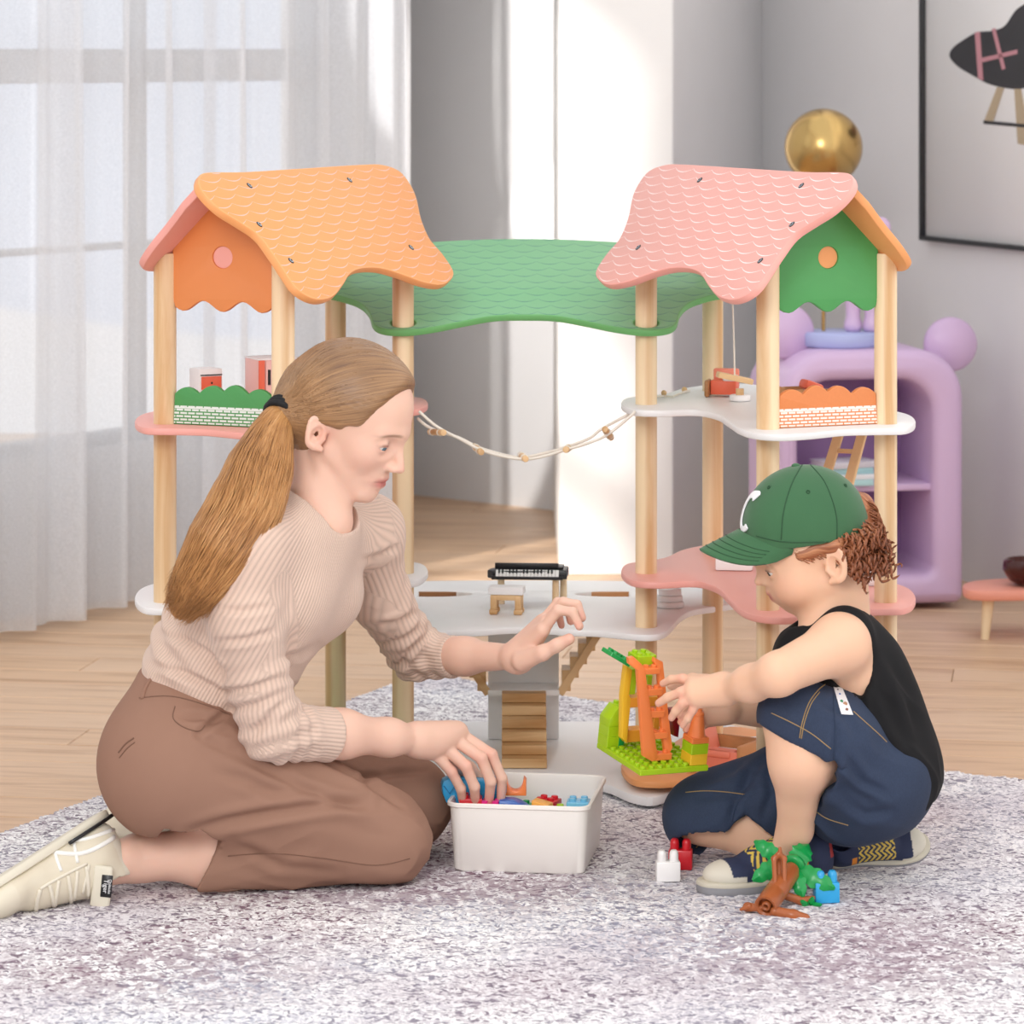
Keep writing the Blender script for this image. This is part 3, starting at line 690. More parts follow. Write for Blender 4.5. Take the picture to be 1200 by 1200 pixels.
# round stack, boxes
t = Th('toy_turntable', G(786, 715, .264)+Vector((0, .03, .0005)), 0, 'stack of three round white discs on middle floor behind the front right post', 'toy')
for k, r in enumerate((.022, .020, .018)): t.put('disc', g_lathe([(r-.001, 0), (r, .001), (r, .008), (r-.001, .009)], (0, 0, k*.0095), 36), M['white_print'], ang=50)
t = Th('toy_bathtub', G(862, 671, .345)+Vector((0, .03, .0005)), -6, 'white toy tub on pink shelf half hidden under the cap brim', 'toy furniture')
t.box('tub', (0, 0, .010), (.056, .034, .020), M['white_print'], .003); t.box('rim', (0, 0, .0215), (.062, .040, .004), M['white_print'], .0018); t.box('inner', (0, 0, .0226), (.050, .028, .003), M['mattress'], .001)
t = Th('toy_cabinet', G(1016, 688, .345)+Vector((0, .02, .0005)), 0, 'white toy cabinet on pink shelf behind the boy\'s neck', 'toy furniture')
t.box('body', (0, 0, .018), (.034, .026, .036), M['white_print'], .001); t.box('door', (0, -.0138, .018), (.028, .002, .030), M['white_print'], .0005)
o_ = t.put('knob', g_sph((.010, -.0155, .02), .0016, 8), M['black'])
t = Th('toy_daybed', G(845, 908, .050)+Vector((.006, .03, .0005)), -32, 'coral toy bed with brown wooden frame on orange bottom shelf', 'toy furniture')
t.box('headboard', (-.034, .01, .035), (.010, .060, .060), M['coral'], .003, R=Matrix.Rotation(-.25, 3, 'Y'))
t.box('frame_side', (0, .044, .028), (.075, .007, .034), M['dark_pine'], .002); t.box('frame_side', (0, -.026, .02), (.075, .007, .03), M['coral'], .002)
t.box('footboard', (.040, .009, .024), (.007, .076, .042), M['dark_pine'], .003); t.box('mattress', (.0, .009, .018), (.070, .062, .018), M['mattress'], .004)
t.box('blanket', (-.002, -.018, .030), (.058, .030, .010), M['coral'], .003); t.box('leg', (-.038, -.032, .010), (.009, .012, .034), M['dark_pine'], .001)
t = Th('toy_mug', G(887, 886, .050)+Vector((0, .03, .0005)), 0, 'small white toy pot with red foot beside the coral toy bed', 'toy')
t.put('pot', g_lathe([(.006, .006), (.010, .007), (.011, .020), (.009, .022)], (0, 0, 0), 24), M['white_print']); t.put('foot', g_lathe([(.008, 0), (.009, .001), (.008, .006)], (0, 0, 0), 20), M['coral_red'])
# ---------------- background furniture ----------------
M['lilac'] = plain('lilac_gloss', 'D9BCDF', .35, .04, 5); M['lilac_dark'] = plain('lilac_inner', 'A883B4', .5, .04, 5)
M['blue_disc'] = plain('pale_blue', 'B5BEEA', .4, .03); M['gold'] = plain('gold', 'C9A86C', .25, .15, 4, metallic=1)
t = Th('bear_cabinet', (.705, 7.30, .012), 10, 'lilac rounded cabinet with open shelves and two bear ears near right wall', 'cabinet')
def rrect(x0, x1, z0, z1, rt, rb, n=8):
    P = []
    for cx_, cz_, r, a0 in ((x1-rb, z0+rb, rb, -90), (x1-rt, z1-rt, rt, 0), (x0+rt, z1-rt, rt, 90), (x0+rb, z0+rb, rb, 180)):
        for k in range(n+1): a = math.radians(a0+90*k/n); P.append((cx_+r*math.cos(a), cz_+r*math.sin(a)))
    return P
outer = rrect(-.19, .19, 0, .515, .10, .02)
Vs, Fs, K, UV = g_board(outer, .30, (0, -.14, 0), (1, 0, 0), (0, 0, 1), [rrect(-.155, .125, .06, .455, .07, .02)], .02)
t.put('shell', (Vs, Fs), M['lilac'], ang=60)
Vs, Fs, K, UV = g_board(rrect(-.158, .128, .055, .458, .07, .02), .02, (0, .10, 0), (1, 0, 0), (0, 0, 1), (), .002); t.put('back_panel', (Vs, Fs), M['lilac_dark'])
t.box('shelf', (-.015, -.01, .235), (.284, .22, .014), M['lilac'], .003)
for ex, ez in ((.196, .515), (-.150, .545)):
    R_ = Matrix.Rotation(math.radians(-90), 3, 'X') @ Matrix.Rotation(0, 3, 'Z')
    e = t.put('ear', g_lathe([(.001, -.022), (.030, -.022), (.048, -.018), (.056, -.004), (.056, .006), (.050, .018), (.001, .02)], (ex, -.02, ez), 36, Matrix.Rotation(math.radians(90), 3, 'X')), M['lilac'], ang=70)
cabinet_top = .012+.515
bk = [('pale teal', 'B9E0E4', .012, .11), ('white', 'EEEEF2', .010, .12), ('pale teal', 'A9D4DC', .012, .10), ('pale grey', 'D8D4DE', .012, .115)]
for k, (nm, c, th, w_) in enumerate(bk):
    zz = .012+.242+.0005+sum(b[2]+.0006 for b in bk[:k])
    t2 = Th('book', (.668+.006*(k % 2), 7.20, zz), 8+5*k, ['pale teal book at the bottom of the stack', 'white book second from the bottom of the stack', 'teal book third from the bottom of the stack', 'pale grey book on top of the stack'][k]+' in the lilac cabinet', 'book', 'books lying in the lilac cabinet')
    cvr = plain('book_'+nm.replace(' ', '_')+str(k), c, .6); t2.box('cover', (0, 0, .0008), (w_, .09, .0016), cvr, .0003); t2.box('cover', (0, 0, th-.0008), (w_, .09, .0016), cvr, .0003)
    t2.box('pages', (0, .001, th/2), (w_-.006, .084, th-.0036), M['white_print'], .0003); t2.box('spine', (0, -.0455, th/2), (w_, .002, th), cvr, .0004)
dz = cabinet_top+.0005
t = Th('lamp_base', (.672, 7.27, dz), 0, 'pale blue round plinth on top of the lilac cabinet', 'plinth')
t.put('disc', g_lathe([(.076, 0), (.080, .004), (.080, .026), (.076, .030)], (0, 0, 0), 56), M['blue_disc'], ang=50)
t = Th('gold_ball_lamp', (.637, 7.27, dz+.0305), 0, 'shiny gold globe on thin gold rod beside the lilac bear figure', 'lamp')
t.put('rod', g_cyl((0, 0, 0), (0, 0, .33), .004, n=12), M['gold']); t.put('globe', g_sph((0, 0, .375), .080, 48), M['gold'], ang=180)
t = Th('bear_figure', (.716, 7.262, dz+.0305), -8, 'lilac standing bear figure on blue plinth behind the pink roof', 'figurine')
mb = MB()
mb.add(*g_lathe([(.001, .07), (.030, .072), (.038, .090), (.036, .12), (.026, .145), (.012, .152)], (0, 0, 0), 24)); t.put('body', (mb.V, mb.F), M['blue_disc'], ang=70)
for s in (-1, 1):
    t.put('leg', g_lathe([(.001, 0), (.014, .0), (.019, .008), (.018, .018), (.014, .03), (.016, .06), (.018, .082), (.01, .09)], (s*.019, -.004, 0), 20), M['lilac'], ang=70)
    t.put('arm', g_tube([(s*.030, 0, .135), (s*.046, -.004, .11), (s*.050, -.01, .085)], [.010, .011, .012], 12), M['lilac'], ang=70)
t.put('head', g_sph((0, -.002, .175), (.040, .036, .034), 24), M['lilac'], ang=180)
for s in (-1, 1): t.put('ear', g_sph((s*.036, 0, .212), (.022, .012, .022), 18), M['lilac'], ang=180)
# picture on the right wall
wp = Vector((.60, 8.53, 0)); wdir = Vector((.358, -.934, 0)).normalized(); wnr = Vector((-.934, -.358, 0)).normalized()
def onwall(x, y): q = RP(x, y, wp, wnr)-wp; return q.dot(wdir), q.z
s0, zb0 = onwall(1088, 281); s1 = s0+1.15; z1 = 1.9
M['art_white'] = plain('art_white', 'F6F6F6', .35, .01); M['art_dark'] = plain('art_dark', '2B2A2F', .5, .2, 30); M['art_pink'] = plain('art_pink', 'C58A93', .5, .1); M['art_tan'] = plain('art_tan', 'B7A488', .5, .1); M['frame_black'] = plain('frame_black', '2A2C2F', .4, .05)
pr = empty('framed_picture', wp+wdir*(s0+s1)/2+Vector((0, 0, zb0)), 'large black framed picture of a dark toy horse hanging on right wall', 'picture')
def wallbox(name, a, b, z0, z1_, off, th, m, bev=.001):
    V, Fc = g_box(wp+wdir*(a+b)/2+wnr*(off+th/2)+Vector((0, 0, (z0+z1_)/2)), (b-a, th, z1_-z0), basis(wdir, -wnr, Vector((0, 0, 1))), bev, 1)
    o = mk(name, V, Fc, m, pr); return o
wallbox('print', s0+.004, s1-.004, zb0+.004, z1-.004, .002, .012, M['art_white'])
for a, b, c_, d_ in ((s0, s1, zb0, zb0+.010), (s0, s1, z1-.01, z1), (s0, s0+.014, zb0, z1), (s1-.014, s1, zb0, z1)): wallbox('frame_bar', a, b, c_, d_, .0, .024, M['frame_black'])
def artpoly(name, pts, m, k=5, off=.0145):
    P = [onwall(x, y) for x, y in pts]; P = crom(P, k) if k > 1 else P
    V = [wp+wdir*a+wnr*off+Vector((0, 0, z)) for a, z in P]; n = len(V); V += [v+wnr*.0006 for v in V]
    Fc = [list(range(n))[::-1], list(range(n, 2*n))]+[[i, (i+1) % n, n+(i+1) % n, n+i] for i in range(n)]
    return mk(name, V, Fc, m, pr, False)
artpoly('horse_print', [(1120, 66), (1124, 56), (1136, 47), (1152, 38), (1170, 36), (1185, 30), (1200, 10), (1225, 0), (1240, 20), (1236, 60), (1225, 92), (1205, 104), (1185, 103), (1165, 98), (1150, 90), (1130, 78)], M['art_dark'])
for pts in ([(1150, 38), (1156, 37), (1160, 94), (1154, 92)], [(1170, 34), (1174, 33), (1186, 80), (1182, 82)], [(1158, 68), (1200, 58), (1200, 63), (1159, 73)]): artpoly('strap_print', pts, M['art_pink'], 1, .0152)
for pts in ([(1176, 102), (1184, 103), (1170, 146), (1160, 143)], [(1196, 104), (1204, 104), (1216, 172), (1200, 168)]): artpoly('leg_print', pts, M['art_tan'], 1, .0146)
artpoly('bar_print', [(1160, 141), (1215, 146), (1215, 150), (1160, 145)], M['art_dark'], 1, .0149)
# low coral table with a dark bowl
tp_ = G(1178, 742)
M['stool_coral'] = plain('stool_coral', 'F0A08A', .4, .03); M['bowl'] = plain('dark_red_glaze', '4A1712', .15, .3, 8)
t = Th('low_table', (.955, 6.87, .0), 10, 'low round coral table on slanted wooden legs at right edge', 'table')
Vs, Fs, K, UV = g_board(crom([(-.092, -.03), (-.07, -.062), (0, -.075), (.09, -.07), (.13, -.03), (.13, .04), (.06, .085), (-.02, .080), (-.07, .045)], 5), .020, (0, 0, .098), (1, 0, 0), (0, 1, 0), bev=.006); t.put('tabletop', (Vs, Fs), M['stool_coral'])
for lx, ly in ((-.045, -.03), (-.02, .045), (.09, -.02)): t.put('leg', g_cyl((lx*1.2, ly*1.2, 0.0), (lx, ly, .079), .008, .012, n=16), M['pine'])
t = Th('bowl', (1.0, 6.87, .0985), 0, 'glossy dark red bowl on the low coral table', 'bowl')
t.put('body', g_lathe([(.022, 0), (.040, .010), (.052, .030), (.050, .046), (.044, .050), (.040, .046), (.030, .022), (.012, .012)], (0, 0, 0), 40), M['bowl'], ang=60)
# ---------------- implicit-surface modeller (bodies, clothes, shoes) ----------------
def v3(p): return np.array((p[0], p[1], p[2]), float)
def cap(a, b, ra, rb=None, k=.01, op='u', flat=None):
    return dict(t='cap', a=v3(a), b=v3(b), ra=ra, rb=ra if rb is None else rb, k=k, op=op, flat=flat)
def ell(c, r, R=None, k=.01, op='u'):
    r = (r, r, r) if not hasattr(r, '__len__') else r
    return dict(t='ell', c=v3(c), r=np.array(r, float), R=None if R is None else np.array(R, float), k=k, op=op)
def bx(c, h, R=None, rd=.002, k=.003, op='u'):
    return dict(t='box', c=v3(c), h=np.array(h, float)-rd, R=None if R is None else np.array(R, float), rd=rd, k=k, op=op)
def chain(P, r, k=.01, op='u'):
    r = r if hasattr(r, '__len__') else [r]*len(P)
    return [cap(P[i], P[i+1], r[i], r[i+1], k, op) for i in range(len(P)-1)]
def grow(L, d): 
    o = []
    for p in L:
        p = dict(p)
        if p['t'] == 'cap': p['ra'] += d; p['rb'] += d
        elif p['t'] == 'ell': p['r'] = p['r']+d
        o.append(p)
    return o
def peval(p, X):
    if p['t'] == 'cap':
        ba = p['b']-p['a']; pa = X-p['a']; h = np.clip(pa @ ba/max(ba @ ba, 1e-12), 0, 1)
        q = pa-h[:, None]*ba
        if p['flat'] is not None:
            n, s = p['flat']; n = np.asarray(n, float); q = q+(q @ n)[:, None]*n*(1/s-1)
        return np.sqrt((q*q).sum(1))-(p['ra']+(p['rb']-p['ra'])*h)
    if p['t'] == 'ell':
        q = X-p['c']
        if p['R'] is not None: q = q @ p['R']
        a = q/p['r']; k0 = np.sqrt((a*a).sum(1)); b = a/p['r']; k1 = np.sqrt((b*b).sum(1))+1e-9
        return np.where(k0 < 1e-6, -p['r'].min(), k0*(k0-1)/k1)
    q = X-p['c']
    if p['R'] is not None: q = q @ p['R']
    q = np.abs(q)-p['h']
    return np.sqrt((np.maximum(q, 0)**2).sum(1))+np.minimum(q.max(1), 0)-p['rd']
def comb(d, e, p):
    k = max(p['k'], 1e-5); op = p['op']
    if op == 'u': h = np.maximum(k-np.abs(d-e), 0)/k; return np.minimum(d, e)-h*h*k*.25
    if op == 's': e = -e
    h = np.maximum(k-np.abs(d-e), 0)/k; return np.maximum(d, e)+h*h*k*.25
def sdf_mesh(prims, res, B=10, smooth=1):
    lo = np.full(3, 1e9); hi = -lo
    for p in prims:
        if p['op'] != 'u': continue
        if p['t'] == 'cap': m = max(p['ra'], p['rb'])+.01; l = np.minimum(p['a'], p['b'])-m; h = np.maximum(p['a'], p['b'])+m
        elif p['t'] == 'ell': m = p['r'].max()+.01; l = p['c']-m; h = p['c']+m
        else: m = np.linalg.norm(p['h'])+p['rd']+.01; l = p['c']-m; h = p['c']+m
        lo = np.minimum(lo, l); hi = np.maximum(hi, h)
    bs = res*B; nb = np.ceil((hi-lo)/bs).astype(int)
    g = np.stack(np.meshgrid(*[np.arange(n) for n in nb], indexing='ij'), -1).reshape(-1, 3)
    cen = lo+(g+.5)*bs; hd = bs*.5*math.sqrt(3)
    d = np.full(len(cen), 1.0)
    for p in prims: d = comb(d, peval(p, cen), p)
    keep = np.abs(d) < hd*2.2+.012; g = g[keep]; cen = cen[keep]
    n1 = B+1; off = np.stack(np.meshgrid(*[np.arange(n1)]*3, indexing='ij'), -1).reshape(-1, 3)*res
    org = lo+g*bs; D = np.full((len(g), n1**3), 1.0, dtype=np.float64)
    for p in prims:
        pc = peval(p, cen); sel = np.nonzero(pc < hd*2.2+p['k']+.008)[0]
        if p['op'] == 'i': sel = np.arange(len(g))
        for c0 in range(0, len(sel), 400):
            s = sel[c0:c0+400]; X = (org[s][:, None, :]+off[None]).reshape(-1, 3)
            D[s] = comb(D[s].ravel(), peval(p, X), p).reshape(len(s), -1)
    D = D.reshape(len(g), n1, n1, n1); S = D < 0
    c8 = [(0, 0, 0), (1, 0, 0), (0, 1, 0), (1, 1, 0), (0, 0, 1), (1, 0, 1), (0, 1, 1), (1, 1, 1)]
    sh = lambda A, c: A[:, c[0]:c[0]+B, c[1]:c[1]+B, c[2]:c[2]+B]
    cnt = sum(sh(S, c).astype(np.int8) for c in c8); act = (cnt > 0) & (cnt < 8)
    bi, ix, iy, iz = np.nonzero(act); vals = np.stack([D[bi, ix+c[0], iy+c[1], iz+c[2]] for c in c8], 1)
    pos = np.zeros((len(bi), 3)); wt = np.zeros(len(bi)); c8a = np.array(c8, float)
    for a, b in [(0, 1), (2, 3), (4, 5), (6, 7), (0, 2), (1, 3), (4, 6), (5, 7), (0, 4), (1, 5), (2, 6), (3, 7)]:
        va, vb = vals[:, a], vals[:, b]; m = (va < 0) != (vb < 0); t = np.where(m, va/np.where(m, va-vb, 1), 0)
        pos += m[:, None]*(c8a[a]+t[:, None]*(c8a[b]-c8a[a])); wt += m
    pos /= wt[:, None]
    gi = g[bi]*B+np.stack([ix, iy, iz], 1); V = lo+(gi+pos)*res
    ST = nb*B+2; key = lambda q: ((q[..., 0]+1)*ST[1]+(q[..., 1]+1))*ST[2]+(q[..., 2]+1)
    K = key(gi); order = np.argsort(K); Ks = K[order]
    Q = []
    for ax in range(3):
        e = [0, 0, 0]; e[ax] = 1; s0 = sh(S, (0, 0, 0)); s1 = sh(S, tuple(e)); ch = s0 != s1
        bi2, x2, y2, z2 = np.nonzero(ch); p = g[bi2]*B+np.stack([x2, y2, z2], 1); flip = s0[bi2, x2, y2, z2]
        u = [(1, 2), (2, 0), (0, 1)][ax]; e1 = np.zeros(3, int); e1[u[0]] = 1; e2 = np.zeros(3, int); e2[u[1]] = 1
        ids = []; ok = np.ones(len(p), bool)
        for qq in (p-e1-e2, p-e2, p, p-e1):
            kk = key(qq); j = np.searchsorted(Ks, kk); j = np.minimum(j, len(Ks)-1); ok &= Ks[j] == kk; ids.append(order[j])
        ids = np.stack(ids, 1); ids[~flip] = ids[~flip][:, ::-1]; Q.append(ids[ok])
    Q = np.concatenate(Q)
    for _ in range(smooth):
        acc = np.zeros_like(V); w_ = np.zeros(len(V))
        for a, b in ((0, 1), (1, 2), (2, 3), (3, 0)):
            np.add.at(acc, Q[:, a], V[Q[:, b]]); np.add.at(acc, Q[:, b], V[Q[:, a]]); np.add.at(w_, Q[:, a], 1); np.add.at(w_, Q[:, b], 1)
        V = np.where(w_[:, None] > 0, V*.5+.5*acc/np.maximum(w_, 1)[:, None], V)
    return V, Q
def vnorm(V, Q):
    n = np.cross(V[Q[:, 2]]-V[Q[:, 0]], V[Q[:, 3]]-V[Q[:, 1]]); N = np.zeros_like(V)
    for i in range(4): np.add.at(N, Q[:, i], n)
    return N/(np.linalg.norm(N, axis=1)[:, None]+1e-12)
_T3 = np.random.RandomState(5).rand(32, 32, 32)
def n3(P, s=1.0):
    x = P*np.asarray(s)+500; i = np.floor(x).astype(int); f = x-i; f = f*f*(3-2*f); i = i % 32; j = (i+1) % 32
    a = lambda X, Y, Z: _T3[X, Y, Z]
    fx, fy, fz = f.T; x0, y0, z0 = i.T; x1, y1, z1 = j.T
    return ((a(x0, y0, z0)*(1-fx)+a(x1, y0, z0)*fx)*(1-fy)+(a(x0, y1, z0)*(1-fx)+a(x1, y1, z0)*fx)*fy)*(1-fz)+((a(x0, y0, z1)*(1-fx)+a(x1, y0, z1)*fx)*(1-fy)+(a(x0, y1, z1)*(1-fx)+a(x1, y1, z1)*fx)*fy)*fz
def creases(P, axis, s_along, s_across, seed=0):
    """noise stretched along the crease direction; ridged"""
    ax = np.asarray(axis, float); ax /= np.linalg.norm(ax); h = np.array([0, 0, 1.0]) if abs(ax[2]) < .8 else np.array([0, 1.0, 0]); u = np.cross(ax, h); u /= np.linalg.norm(u); v = np.cross(ax, u)
    C = np.stack([P @ ax*s_along, P @ u*s_across, P @ v*s_across], 1)+seed*7.3
    w_ = n3(C+2.0*n3(C*.5)[:, None]); return 1-np.abs(2*w_-1)
def groove(P, lines, ymax=None):
    """cloth folds: furrows along lines, with a soft ridge on either side; (points, depth, half width in px)"""
    px = CX+F*P[:, 0]/P[:, 1]; py = HZ+F*(CAMZ-P[:, 2])/P[:, 1]; d = np.zeros(len(P))
    for pts, a, w_ in lines:
        D = np.full(len(P), 1e3); T = np.zeros(len(P)); n = len(pts)-1
        for i in range(n):
            ax_, ay_ = pts[i]; bx_, by_ = pts[i+1]; ux_, uy_ = bx_-ax_, by_-ay_; t = np.clip(((px-ax_)*ux_+(py-ay_)*uy_)/(ux_*ux_+uy_*uy_), 0, 1)
            dd = np.hypot(px-ax_-t*ux_, py-ay_-t*uy_); m = dd < D; D = np.where(m, dd, D); T = np.where(m, (i+t)/n, T)
        f = np.sin(PI*np.clip(T*.9+.05, 0, 1))**.6
        d += f*a*(-np.exp(-(D/w_)**2)+.55*np.exp(-((D-2.0*w_)/(w_*1.1))**2))
    return d
def near(P, c, r): return np.exp(-((P-v3(c))**2).sum(1)/(r*r))
def segco(P, a, b):
    a, b = v3(a), v3(b); d = b-a; L = np.linalg.norm(d); d /= L; h = np.array([0.0, 1, .1]); u = h-d*(h @ d); u /= np.linalg.norm(u); w_ = np.cross(d, u); q = P-a
    s = q @ d; qq = q-s[:, None]*d; return s, np.arctan2(q @ w_, -(q @ u)), np.linalg.norm(qq, axis=1), L
def sobj(name, prims, res, mats, parent=None, disp=None, colf=None, uvf=None, smooth=1, extra=(), loc=None):
    V, Q = sdf_mesh(prims, res, smooth=smooth)
    if disp is not None: V = V+vnorm(V, Q)*disp(V)[:, None]
    col = colf(V) if colf else None; uv = uvf(V) if uvf else None
    return mk(name, V, Q, mats, parent, True, uv=uv, col=col)
def vcol(name, rough=.5, sss=0, bump=0, bscale=400, var=.03, spec=.4):
    t = NT(name); a = t.n('ShaderNodeAttribute', attribute_name='Col'); v = t.coord(); nz = t.noise(v, 60, 3)
    t.set(Base_Color=t.mix(t.math('MULTIPLY', nz, var*4), a.outputs['Color'], (0.75, .45, .38) if sss else (0, 0, 0)), Roughness=rough)
    t.b.inputs['Specular IOR Level'].default_value = spec
    if sss: t.set(Subsurface_Weight=sss); t.b.inputs['Subsurface Radius'].default_value = (1, .35, .2); t.b.inputs['Subsurface Scale'].default_value = .006
    if bump: t.bump(t.noise(v, bscale, 2), bump, .001)
    return t.m
M['skin'] = vcol('skin', .48, .18, .06, 500, .02, .35)
M['eye_white'] = plain('eye_white', 'E6E2DE', .15, .02); M['iris_blue'] = plain('iris_grey_blue', '5D7480', .1, .1); M['iris_brown'] = plain('iris_brown', '4A3226', .1, .1)
class Fr:                                              # head frame: x forward, y left, z up
    def __init__(s, o, yaw, pitch, roll=0, sx=1):
        s.o = v3(o); R = Matrix.Rotation(yaw, 3, 'Z') @ Matrix.Rotation(pitch, 3, 'Y') @ Matrix.Rotation(roll, 3, 'X'); s.R = np.array(R)
    def __call__(s, x, y, z): return s.o+s.R @ np.array((x, y, z), float)
    def inv(s, P): return (P-s.o) @ s.R
    def d(s, x, y, z): return s.R @ np.array((x, y, z), float)
def arc(c, u, v, ru, rv, a0, a1, n): c = v3(c); return [c+u*ru*math.cos(a)+v*rv*math.sin(a) for a in np.linspace(a0, a1, n)]
def ear(H, side, x, z, s=1.0, y=.068, lean=-.38):
    L = []; u = H.d(1, 0, 0)*1.0; w_ = H.d(0, side*.35, 0)-H.d(.25, 0, 0); w_ = H.d(-.55, side*.83, 0); up = H.d(lean, 0, 1.0); up /= np.linalg.norm(up)
    c = H(x, side*(y+.004), z); back = H.d(-.86, side*.5, 0)
    ec = c+back*.009*s; rim = [ec+back*(math.cos(t)*(.0105 if math.sin(t) > -.2 else .0085)*s)+up*(math.sin(t)*.0195*s) for t in np.linspace(math.radians(170), math.radians(-75), 12)]+[c+back*(.002*s)-up*(.0195*s)]
    L += chain(rim, [.0028*s]*4+[.0030*s]*5+[.0032*s, .0038*s, .0046*s, .0040*s], .003)
    L.append(ell(c+back*(.008*s), (.014*s, .0040*s, .021*s), np.stack([back, np.cross(up, back), up], 1), .004))
    anti = [c+back*.006*s+up*.012*s, c+back*.013*s+up*.004*s, c+back*.009*s-up*.009*s]; L += chain(anti, .0022*s, .003)
    L.append(ell(c+back*(.0055*s)-up*(.001*s)+H.d(0, side*.006, 0)*s, (.0075*s, .0075*s, .0110*s), np.stack([back, np.cross(up, back), up], 1), .003, 's'))
    L.append(cap(c+H.d(.004, side*.001, -.004)*s, c+H.d(.002, side*.002, -.009)*s, .003*s, .003*s, .003))
    return L
def eyeset(H, x, y, z, r, openz=.0032, tilt=0):
    """sockets, lids with a slit; returns prims"""
    L = []
    for s in (1, -1):
        L.append(ell(H(x+r*1.25, s*(y+.000), z+.001), (r*.95, r*1.35, r*.95), H.R, .012, 's'))
        L.append(ell(H(x, s*y, z), r*1.13, H.R, .004))
        L.append(ell(H(x+r*.95, s*(y+.001), z-.0008), (r*.9, r*.95, openz), H.R @ np.array(Matrix.Rotation(s*.25, 3, 'Z')), .0015, 's'))
        L += chain([H(x+r*.62, s*(y-.010), z+openz*.6), H(x+r*1.0, s*y, z+openz*1.35), H(x+r*.60, s*(y+.011), z+openz*.9)], .0014, .0025)
    return L
# ---------------- woman ----------------
def hexl(c): return np.array(lin(c))
SKW = hexl('E9C0AB')
Hw = Fr(W(405, 506, 4.755), math.radians(-20), math.radians(23))
NB = W(372, 606, 4.755)                                  # neck base
shN = W(288, 640, 4.64); shF = W(430, 622, 4.90)
elN = W(318, 855, 4.68); elF = W(487, 765, 5.06)
wrN = W(490, 867, 4.845); wrF = W(607, 770, 4.93)
neckP = [cap(Hw(-.030, 0, -.005), v3(NB), .043, .037, .015), cap(v3(W(373, 575, 4.745)), v3(W(378, 612, 4.74)), .036, .040, .02), cap(Hw(-.01, -.045, -.03), v3(W(392, 618, 4.73)), .008, .007, .012)]
headP = [ell(Hw(-.006, 0, .043), (.084, .070, .073), Hw.R, .01), ell(Hw(.027, 0, .0), (.051, .051, .062), Hw.R, .02)]
for s in (1, -1):
    headP += [cap(Hw(.000, s*.046, -.020), Hw(.052, s*.013, -.060), .013, .012, .016), ell(Hw(.046, s*.032, -.002), .019, None, .018),
              cap(Hw(.072, s*.008, .030), Hw(.058, s*.036, .030), .008, .008, .012)]
headP += [ell(Hw(.059, 0, -.061), .0135, None, .014), ell(Hw(.060, 0, -.036), (.0150, .022, .018), Hw.R, .014)]
headP += eyeset(Hw, .0605, .030, .0125, .0112, .0024)
headP += [cap(Hw(.072, 0, .024), Hw(.0905, 0, -.0125), .0056, .0062, .007)]
for s in (1, -1): headP += [ell(Hw(.0815, s*.0085, -.0145), (.0085, .0058, .0055), Hw.R, .007), ell(Hw(.082, s*.0060, -.0195), (.003, .0020, .002), Hw.R, .0015, 's')]
headP += chain([Hw(.0660, .020, -.0375), Hw(.0738, .008, -.0335), Hw(.0750, 0, -.0342), Hw(.0738, -.008, -.0335), Hw(.0660, -.020, -.0375)], [.0018, .0034, .0032, .0034, .0018], .004)
headP += chain([Hw(.0655, .018, -.040), Hw(.0725, .007, -.0438), Hw(.0728, -.007, -.0438), Hw(.0655, -.018, -.040)], [.0018, .0040, .0040, .0018], .004)
headP += chain([Hw(.0690, .018, -.0385), Hw(.0790, 0, -.0388), Hw(.0690, -.018, -.0385)], .0010, .001, 's')
for s in (1, -1): headP += ear(Hw, s, -.006, .0, 1.0, .062)
def headcolW(P):
    q = Hw.inv(P); c = np.tile(SKW, (len(P), 1)); x, y, z = q.T
    def blend(m, col): nonlocal c; m = np.clip(m, 0, 1)[:, None]; c = c*(1-m)+hexl(col)*m
    blend(.18*np.exp(-((x-.055)**2/.0006+(np.abs(y)-.038)**2/.0004+(z+.012)**2/.0005)), 'E59B8C')
    blend(.35*np.exp(-((x-.09)**2/.0002+y**2/.0001+(z+.012)**2/.0001)), 'E09A88')
    lip = np.exp(-(((np.abs(y))/.0185)**4+((z+.0390)/.0072)**4))*(x > .062); blend(lip*.95, 'BE6A66')
    bro = np.exp(-(((np.abs(y)-.029)/.0165)**4+((z-.0315+.09*(np.abs(y)-.029)+8*(np.abs(y)-.026)**2)/.0021)**4))*(x > .045); blend(bro*.75, '84614A')
    ln = np.exp(-(((np.abs(y)-.030)/.0115)**6+((z-.0165+14*(np.abs(y)-.030)**2)/.0016)**2))*(x > .06); blend(ln*.95, '3C2B24')
    blend(.4*np.exp(-(((np.abs(y)-.030)/.012)**4+((z-.0125)/.0065)**4))*(x > .055), 'C98F7E')
    blend(.35*np.exp(-((x+.003)**2/.0001+(np.abs(y)-.07)**2/.0004+z**2/.0002)), 'D98575')
    sc = np.clip(((x*-.55+z-.058)/.006), 0, 1)*(z > .03); blend(sc*0.0, 'A07850')
    return c
def handP(fingers, rad, k=.004):
    L = []
    for P, r in zip(fingers, rad): L += chain([v3(W(*p)) for p in P], [r*1.12, r*1.0, r*.92, r*.80][:len(P)] if len(P) == 4 else [r]*len(P), k)
    return L
